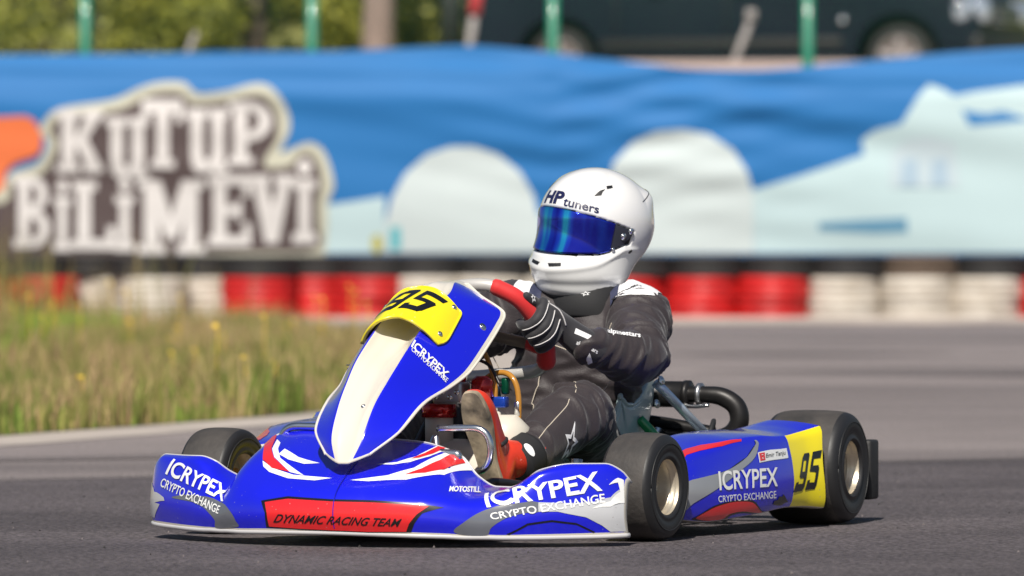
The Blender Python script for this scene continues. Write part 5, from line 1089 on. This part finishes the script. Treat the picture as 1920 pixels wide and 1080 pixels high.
# cream piping, white shoulder patches, printed marks
snap_line('piping', sb, [(-.37, .215, .375), (-.30, .255, .345), (-.20, .27, .31), (-.10, .265, .27), (-.05, .255, .235)], .0013, MP_PIPE, suit, 40)
snap_line('piping', sb, [(-.62, .215, .46), (-.60, .20, .36), (-.57, .17, .27)], .0013, MP_PIPE, suit, 30)
snap_line('piping', sb, [(-.63, .02, .46), (-.61, .01, .36), (-.58, .0, .26)], .0013, MP_PIPE, suit, 30)
snap_line('piping', sb, [(-.63, .02, .475), (-.62, .10, .455), (-.63, .20, .475), (-.66, .25, .49)], .0013, MP_PIPE, suit, 40)
snap_line('piping', sb, [(-.655, .015, .555), (-.64, -.03, .53), (-.63, -.06, .46), (-.62, -.08, .36)], .0013, MP_PIPE, suit, 40)
sq, sqf = np.array([(0, 0), (1, 0), (1, 1), (0, 1.)]), [(0, 1, 2, 3)]
ray_art('shoulder_patch', sb, sq, sqf, (-.665, .205, .585), (-.015, .085, .028), (-.075, -.03, .06), MP_WHITE, suit, .0025, .1)
ray_art('shoulder_patch', sb, sq, sqf, (-.655, .19, .575), (-.008, .018, .01), (-.075, -.03, .06), MP_NAVY, suit, .0035, .1)
ray_art('shoulder_patch', sb, sq, sqf, (-.64, -.045, .555), (0, .035, .0), (-.05, -.01, .06), MP_WHITE, suit, .0025, .1)
ray_art('shoulder_patch', sb, sq, sqf, (-.64, -.01, .555), (0, .025, .0), (-.05, -.01, .06), MP_NAVY, suit, .0025, .1)
tv, tf = text2d('alpinestars', .03)
def face_frame(u, c, w, h, tilt=0):
    """patch frame that faces (kart axes) direction u"""
    u = Vector(u).normalized(); hx = Vector((0, 0, 1)).cross(u).normalized(); hy = u.cross(hx); R_ = Matrix.Rotation(tilt, 3, u); hx, hy = R_@hx, R_@hy
    return Vector(c)-hx*w/2-hy*h/2, hx*w, hy*h
ray_art('sleeve_lettering', sb, tv, tf, *face_frame((.92, .38, .25), (-.46, .315, .480), .082, .019, .02), MP_WHITE, suit, .0022, .05)
ray_art('shoulder_lettering', sb, tv, tf, *face_frame((.6, .3, .75), (-.695, .235, .60), .075, .013, .35), MP_BLACK, suit, .0048, .05)
# open star emblem on the shin
star_o = [(.50, 1.), (.62, .62), (.98, .58), (.70, .40), (.80, .06), (.50, .20), (.22, .0), (.30, .38), (.02, .55), (.38, .62)]
star_i = [(.5+(x-.5)*.55, .42+(y-.42)*.55) for x, y in star_o]
star = [[star_o[i], star_o[(i+1) % 10], star_i[(i+1) % 10], star_i[i]] for i in range(10)]
sv_, sf_ = union2d(star); ray_art('star_emblem', sb, sv_, sf_, *face_frame((.72, .66, .2), (-.125, .325, .238), .050, .100, -.30), MP_WHITE, suit, .0022, .1)

# --- gloves: five bent fingers closed round the rim
def hand(side):
    rimp = lambda y, u, n=0.: wp(side*y, u, n)
    t_ang = [(.052, .1505), (.028, .158), (.003, .1635), (-.023, .1655)]           # rim stations (u, y) for index..little finger
    WR = np.array(WRL if side > 0 else WRR); parts = []; lines = []; knk = []
    for k, (u, y) in enumerate(t_ang):
        L_ = (1., 1.08, 1.02, .85)[k]; r = (.0132, .0138, .0130, .0116)[k]
        mcp = rimp(y+.034, u-.004, .030); pip = rimp(y+.033*L_, u-.012, -.018*L_); dip = rimp(y-.002, u-.022, -.034*L_); tip = rimp(y-.022*L_, u-.026, -.012)
        parts.append(tube([mcp, mcp*.45+pip*.55+YW*side*.003, pip, pip*.5+dip*.5+(YW*side*.004-NW*.004), dip, tip], [r*1.18, r*1.08, r*1.10, r, r*1.02, r*.82], 14, smooth=20, dome=True))
        knk.append(mcp); out = YW*side*.010-NW*.004
        lines.append([mcp+YW*side*.012-NW*.002, pip+out*.95, (pip+dip)/2+YW*side*.009-NW*.009, dip-NW*.010])
    base = rimp(.158, .010, .052)
    th0 = rimp(.168, .018, .036); th1 = rimp(.172, .050, .022); th2 = rimp(.172, .074, .010); th3 = rimp(.166, .094, .004)
    parts.append(tube([th0, th1, th2, th3], [.017, .0145, .0135, .0105], 14, smooth=14, dome=True))
    c = sum(knk)/4
    for k in range(4): parts.append(tube([knk[k], knk[k]*.4+(base+YW*side*.02)*.6, WR*.75+base*.25], [.0145, .0165, .022], 12, smooth=8, dome=True))
    parts.append(tube([c*.6+base*.4, base*.5+WR*.5, WR, WR*1.0+(np.array(ELL if side > 0 else ELR)-WR)*.22], [.026, .033, .040, .049], 20, smooth=14, rw=[.036, .036, .042, .050], dome=True))
    g = remesh('glove', parts, .0031, MP_GLOVE, driver, 3); gb = bvh_of(g)
    for ln in lines[:3]: snap_line('finger_piping', gb, ln, .0016, MP_SILVER, g, 18, .0004)
    snap_line('knuckle_piping', gb, [k+YW*side*.010+NW*.008 for k in knk], .0018, MP_SILVER, g, 24, .0004)
    if side > 0:
        ray_art('cuff_lettering', gb, tv, tf, *face_frame((.9, .42, .35), WR+np.array([.025, .012, -.008]), .055, .012, -.35), MP_WHITE, g, .0012, .05)
        ray_art('cuff_patch', gb, sq, sqf, *face_frame((.85, .40, .55), WR+np.array([.035, .005, .024]), .040, .013, -.30), MP_WHITE, g, .0012, .2)
        ray_art('cuff_patch', gb, sq, sqf, *face_frame((.9, .45, .1), WR+np.array([.030, .02, -.030]), .012, .024, .4), MP_WHITE, g, .0012, .2)
        ray_art('thumb_emblem', gb, sv_, sf_, *face_frame((.75, .45, .5), th2+np.array([.0, .0, .0]), .014, .020, .2), MP_WHITE, g, .0010, .2)
    return g
hand(1); hand(-1)

# --- boots
def boot(s, toe_in=0.):
    yb = .205 if s > 0 else -.130; H_ = np.array([.085, yb, .085]); Tt = np.array([.222, yb-s*.010, .345]); d = Tt-H_; Ln = np.linalg.norm(d); d /= Ln; m_ = np.array([d[2], 0, -d[0]]); w_ = np.cross(d, m_)
    st = [(-.02, .024, .040), (.06, .029, .085), (.2, .030, .105), (.38, .029, .098), (.55, .033, .078), (.72, .037, .062), (.86, .038, .046), (.96, .030, .036), (1.02, .016, .022)]
    st = cr(np.array(st), 30); V = []
    for t, hw, th in st:
        c = H_+d*Ln*t-m_*th*.5
        for a in np.linspace(0, 2*math.pi, 22, endpoint=False):
            ca, sa = math.cos(a), math.sin(a); e = .75
            V.append(c+w_*hw*math.copysign(abs(ca)**e, ca)+m_*th*.5*math.copysign(abs(sa)**e, sa))
    Fb = [(i*22+j, i*22+(j+1) % 22, (i+1)*22+(j+1) % 22, (i+1)*22+j) for i in range(29) for j in range(22)]+[tuple(range(22))[::-1], tuple(29*22+j for j in range(22))]
    an = np.array(ANL if s > 0 else ANR)
    shaft = tube([H_+d*.055-m_*.045, H_+d*.075-m_*.085, an*.7+(H_+d*.1-m_*.10)*.3, an+np.array([-.055, s*.006, .022])], [.040, .044, .046, .052], 20, smooth=14, rw=[.034, .040, .044, .050], dome=True)
    b = remesh('boot', [(np.array(V), Fb), shaft], .0042, MP_BOOT, driver, 4)
    ol = [(-.03, .012), (.0, .028), (.08, .029), (.22, .028), (.38, .025), (.55, .030), (.70, .036), (.84, .035), (.95, .028), (1.02, .018), (1.035, .004)]
    ol = cr(np.array(ol), 40); ring = [(t, hw) for t, hw in ol]+[(t, -hw) for t, hw in ol[::-1]]
    V = [H_+d*Ln*t+w_*hw+m_*k for k in (-.006, .004, .007) for t, hw in [(a, b_*(1 if k < .006 else .93)) for a, b_ in ring]]; q = len(ring)
    Fs = [(k*q+i, k*q+(i+1) % q, (k+1)*q+(i+1) % q, (k+1)*q+i) for k in (0, 1) for i in range(q)]+[tuple(2*q+i for i in range(q))]
    so = link('sole', V, Fs, MP_SOLE, b); bm = bmesh.new(); bm.from_mesh(so.data); bmesh.ops.recalc_face_normals(bm, faces=bm.faces[:]); bm.to_mesh(so.data); bm.free(); sharp(so, 40)
    cv = tube([an+np.array([.030, -s*.002, -.002]), an+np.array([.0, 0, .010]), an+np.array([-.03, s*.003, .020])], [.051, .055, .060], 22, smooth=10, rw=[.049, .053, .058])
    cf = link('ankle_cuff', *cv, MP_BLACK, b); bb = bvh_of(cf)
    ray_art('ankle_badge', bb, np.array(circle_poly((.5, .5), .5, 16)), [tuple(range(16))], *face_frame((.75, .5*s, .6), an+np.array([.02, s*.03, .03]), .022, .036, .5), MP_WHITE, cf, .0015, .3)
    gb = bvh_of(b)
    snap_line('strap', gb, [H_+d*.14-m_*.03+w_*.05, H_+d*.13-m_*.09+w_*.02, H_+d*.13-m_*.09-w_*.02, H_+d*.14-m_*.03-w_*.05], .006, MP_BLACK, b, 24)
    return b
boot(1); boot(-1)

# --- helmet: head looks a little to the driver's right
HC = Vector((-.795, .102, .721)); HM = Matrix.Translation(HC)@(Matrix.Rotation(math.radians(-21), 4, 'Z')@Matrix.Rotation(math.radians(-7), 4, 'Y')@Matrix.Rotation(math.radians(-6), 4, 'X'))
MH_SHELL = material('white_helmet_gloss', (.74, .74, .745), .16, coat=.9, var=(6, .06)); MH_DARK = material('helmet_black_trim', (.012, .012, .014), .45); MH_PLATE = material('visor_side_plate', (.03, .034, .05), .2, coat=.6); MH_SKIN = material('skin', (.42, .24, .16), .55, var=(30, .2))
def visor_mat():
    m = bpy.data.materials.new('blue_visor_painted_reflections'); m.use_nodes = True; nt = m.node_tree; p = nt.nodes['Principled BSDF']
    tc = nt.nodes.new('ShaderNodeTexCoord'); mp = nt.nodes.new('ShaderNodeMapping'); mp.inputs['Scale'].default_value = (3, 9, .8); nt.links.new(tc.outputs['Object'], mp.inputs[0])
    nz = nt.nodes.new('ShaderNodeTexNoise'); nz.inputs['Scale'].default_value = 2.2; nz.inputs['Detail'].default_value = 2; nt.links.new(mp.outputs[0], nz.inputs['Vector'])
    r = nt.nodes.new('ShaderNodeValToRGB'); e = r.color_ramp.elements; e[0].position = .42; e[0].color = (.012, .022, .52, 1); e[1].position = .58; e[1].color = (.03, .55, .95, 1); x = e.new(.50); x.color = (.02, .09, .82, 1)  # cyan and dark bands: reflected surroundings painted into the mirror visor's base colour
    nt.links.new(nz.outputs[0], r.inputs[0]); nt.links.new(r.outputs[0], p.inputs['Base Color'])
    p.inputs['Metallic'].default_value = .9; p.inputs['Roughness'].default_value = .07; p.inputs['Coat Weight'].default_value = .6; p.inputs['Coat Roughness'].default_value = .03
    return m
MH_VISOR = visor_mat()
def smin(a, b, k): h = np.clip(.5+.5*(b-a)/k, 0, 1); return b*(1-h)+a*h-k*h*(1-h)
def ell(P, c, r): q = (P-np.array(c))/np.array(r); l = np.linalg.norm(q, axis=-1); g = np.linalg.norm(q/np.array(r), axis=-1)+1e-9; return l*(l-1)/g
def hsdf(P):
    a = ell(P, (-.008, 0, .034), (.160, .130, .134)); b = ell(P, (.028, 0, -.088), (.129, .117, .106)); d = smin(a, b, .045)
    cut = -(P[..., 2]+.172+.10*(P[..., 0]+.0)*-1*.35)           # neck opening, a little higher at the back
    h = np.clip(.5+.5*(d-cut)/.02, 0, 1)
    return cut*(1-h)+d*h+.02*h*(1-h)
def hdir(az_, el_): az_, el_ = np.radians(az_), np.radians(el_); return np.stack([np.cos(el_)*np.cos(az_), np.cos(el_)*np.sin(az_), np.sin(el_)], -1)
def hrad(az_, el_):
    d = hdir(az_, el_); t = np.full(d.shape[:-1], .30)
    for k in range(60): t = t-.8*hsdf(d*t[..., None])
    return t
V_TOP = lambda a: 18-5*np.clip(np.abs(a)/75, 0, 1.3)**2.2
V_BOT = lambda a: -22+5*np.clip(np.abs(a)/75, 0, 1.3)**2+10*np.clip((np.abs(a)-52)/35, 0, 1)**1.5
def pocket(a, e):
    """1 inside the eye opening and the recess for the visor pivots"""
    top, bot = V_TOP(a)+1.5, V_BOT(a)-2.5
    w = np.clip((top-e)/1.2, 0, 1)*np.clip((e-bot)/1.2, 0, 1)*np.clip((96-np.abs(a))/3, 0, 1)
    return w
na, ne = 241, 161
AZ, EL = np.meshgrid(np.linspace(-180, 180, na), np.linspace(-89.5, 89.5, ne), indexing='ij')
RR = hrad(AZ, EL); pk = pocket(AZ, EL)
# raised brow, side scallops, chin moulding and tail lip
RR2 = RR-.011*pk
RR2 += .0045*np.exp(-((EL-(V_BOT(AZ)-12+.05*np.abs(AZ)))/3.0)**2)*np.clip((125-np.abs(AZ))/25, 0, 1)
RR2 -= .004*np.exp(-((EL+46)/4)**2)*np.clip((150-np.abs(AZ))/30, 0, 1)
RR2 += .010*np.exp(-((EL-42)/9)**2)*np.clip((np.abs(AZ)-120)/18, 0, 1)
RR2 += .0035*np.exp(-((EL-52)/12)**2)*np.exp(-((np.abs(AZ)-48)/9)**2)
HP = hdir(AZ, EL)*RR2[..., None]
mi = []
for i in range(na-1):
    for j in range(ne-1): mi.append(1 if pk[i:i+2, j:j+2].mean() > .55 else 0)
helmet = link('helmet', HP.reshape(-1, 3), grid_faces(na, ne), [MH_SHELL, MH_DARK], driver, True, mi); helmet.matrix_local = HM
hs = Surf(HP, -180, 180, -89.5, 89.5); hs0 = Surf(hdir(AZ, EL)*RR[..., None], -180, 180, -89.5, 89.5)
if np.mean(np.einsum('ijk,ijk->ij', hs.N, hdir(AZ, EL))) < 0: hs.N = -hs.N; hs0.N = -hs0.N; helmet.data.flip_normals()
def hp(nm, a, e, mat, off, flipn=False, par=None):
    P = hs0.at(a, e, off); o = link(nm, P.reshape(-1, 3), grid_faces(*a.shape), mat, par or helmet); return o
va = np.linspace(-66, 66, 81)[:, None]*np.ones((1, 25)); vt = np.linspace(0, 1, 25)[None]
ve = V_BOT(va)*(1-vt)+V_TOP(va)*vt
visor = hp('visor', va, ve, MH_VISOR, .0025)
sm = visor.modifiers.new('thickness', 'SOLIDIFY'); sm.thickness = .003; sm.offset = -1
for s in (1, -1):
    a1 = np.linspace(64, 93, 25)[:, None]*np.ones((1, 15)); w = np.clip((93-a1)/10, 0, 1)**.5; mid = 9+0*a1; k1 = np.linspace(0, 1, 15)[None]
    b0 = V_BOT(a1)+1; t0 = V_TOP(a1)-.3; lo = mid+(b0-mid)*w; hi = mid+(t0-mid)*w
    hp('side_plate', s*a1, lo+(hi-lo)*k1, MH_PLATE, .0005)
    for aa, ee, rr in ((80, 2.5, .0085), (89, 9.5, .0080), (70, -14, .005)):
        p = hs0.at(np.array(s*aa*1.), np.array(ee*1.), .0012); nn2 = hs0.look(hs0.N, np.array(s*aa*1.), np.array(ee*1.)); bolt_at(p, nn2, rr, helmet, 'pivot_screw')
def hpoly(nm, poly, mat, off=.0012, S=None, par=None): return skin_art(nm, S or hs, [poly], mat, par or helmet, off, 3, 3)
for s in (1, -1):
    hpoly('chin_vent', [(s*a, e) for a, e in ((5, -29.5), (18, -28.5), (18.5, -30.5), (7, -31.5))], MH_DARK); hpoly('brow_vent', [(s*a, e) for a, e in ((38, 36), (46, 38.5), (47, 42), (50, 45.5), (44, 43), (41, 40))], MH_DARK); hpoly('brow_vent', [(s*a, e) for a, e in ((52, 46), (61, 50), (60, 52.5), (51, 49))], MH_DARK)
    hpoly('jaw_button', circle_poly((s*97, -13), 2.6, 16), MH_DARK)
    sa = np.linspace(112, 168, 30); link('rear_spoiler_line', *tube(hs.at(s*sa, 40+8*np.sin((sa-112)/56*1.6), .0002), .0011, 6), MH_DARK, helmet)
v1, f1 = text2d('HP', .045); skin_shape('lettering', hs, v1, f1, [(-20, 21.5), (8, 21.5), (7, 34), (-21, 34)], material('navy_print', (.012, .014, .06), .3, coat=.4), helmet, .0012, 12, 6)
v1, f1 = text2d('tuners', .02); skin_shape('lettering', hs, v1, f1, [(8.5, 20.8), (46, 20.4), (45.5, 27.0), (8.5, 28)], bpy.data.materials['navy_print'], helmet, .0012, 16, 4)
# rubber edge round the neck opening, strap and balaclava
ra = np.linspace(-180, 180, 80, endpoint=False)[:, None]; re = np.array([[-58.]]); ring = hs.at(ra[:, 0], np.full(80, -58.), .001)
link('neck_trim', *tube(ring, .004, 8, closed=True), MH_DARK, helmet)
neck = link('balaclava', *tube([(-.745, .097, .515), (-.748, .098, .55), (-.765, .10, .60), (-.785, .101, .65)], [.075, .082, .078, .086], 28, smooth=16, rw=[.100, .094, .084, .086], up=(1, 0, 0)), MP_BLACK, driver)
nb = bvh_of(neck); ray_art('collar_emblem', nb, sv_, sf_, *face_frame((.95, .25, .2), (-.68, .13, .575), .026, .012, .15), MP_WHITE, neck, .0015, .2)
link('chin_strap', *box((-.705, .150, .602), (.010, .018, .020), Matrix.Rotation(-.4, 3, 'Z'), .003), MH_SKIN, neck)
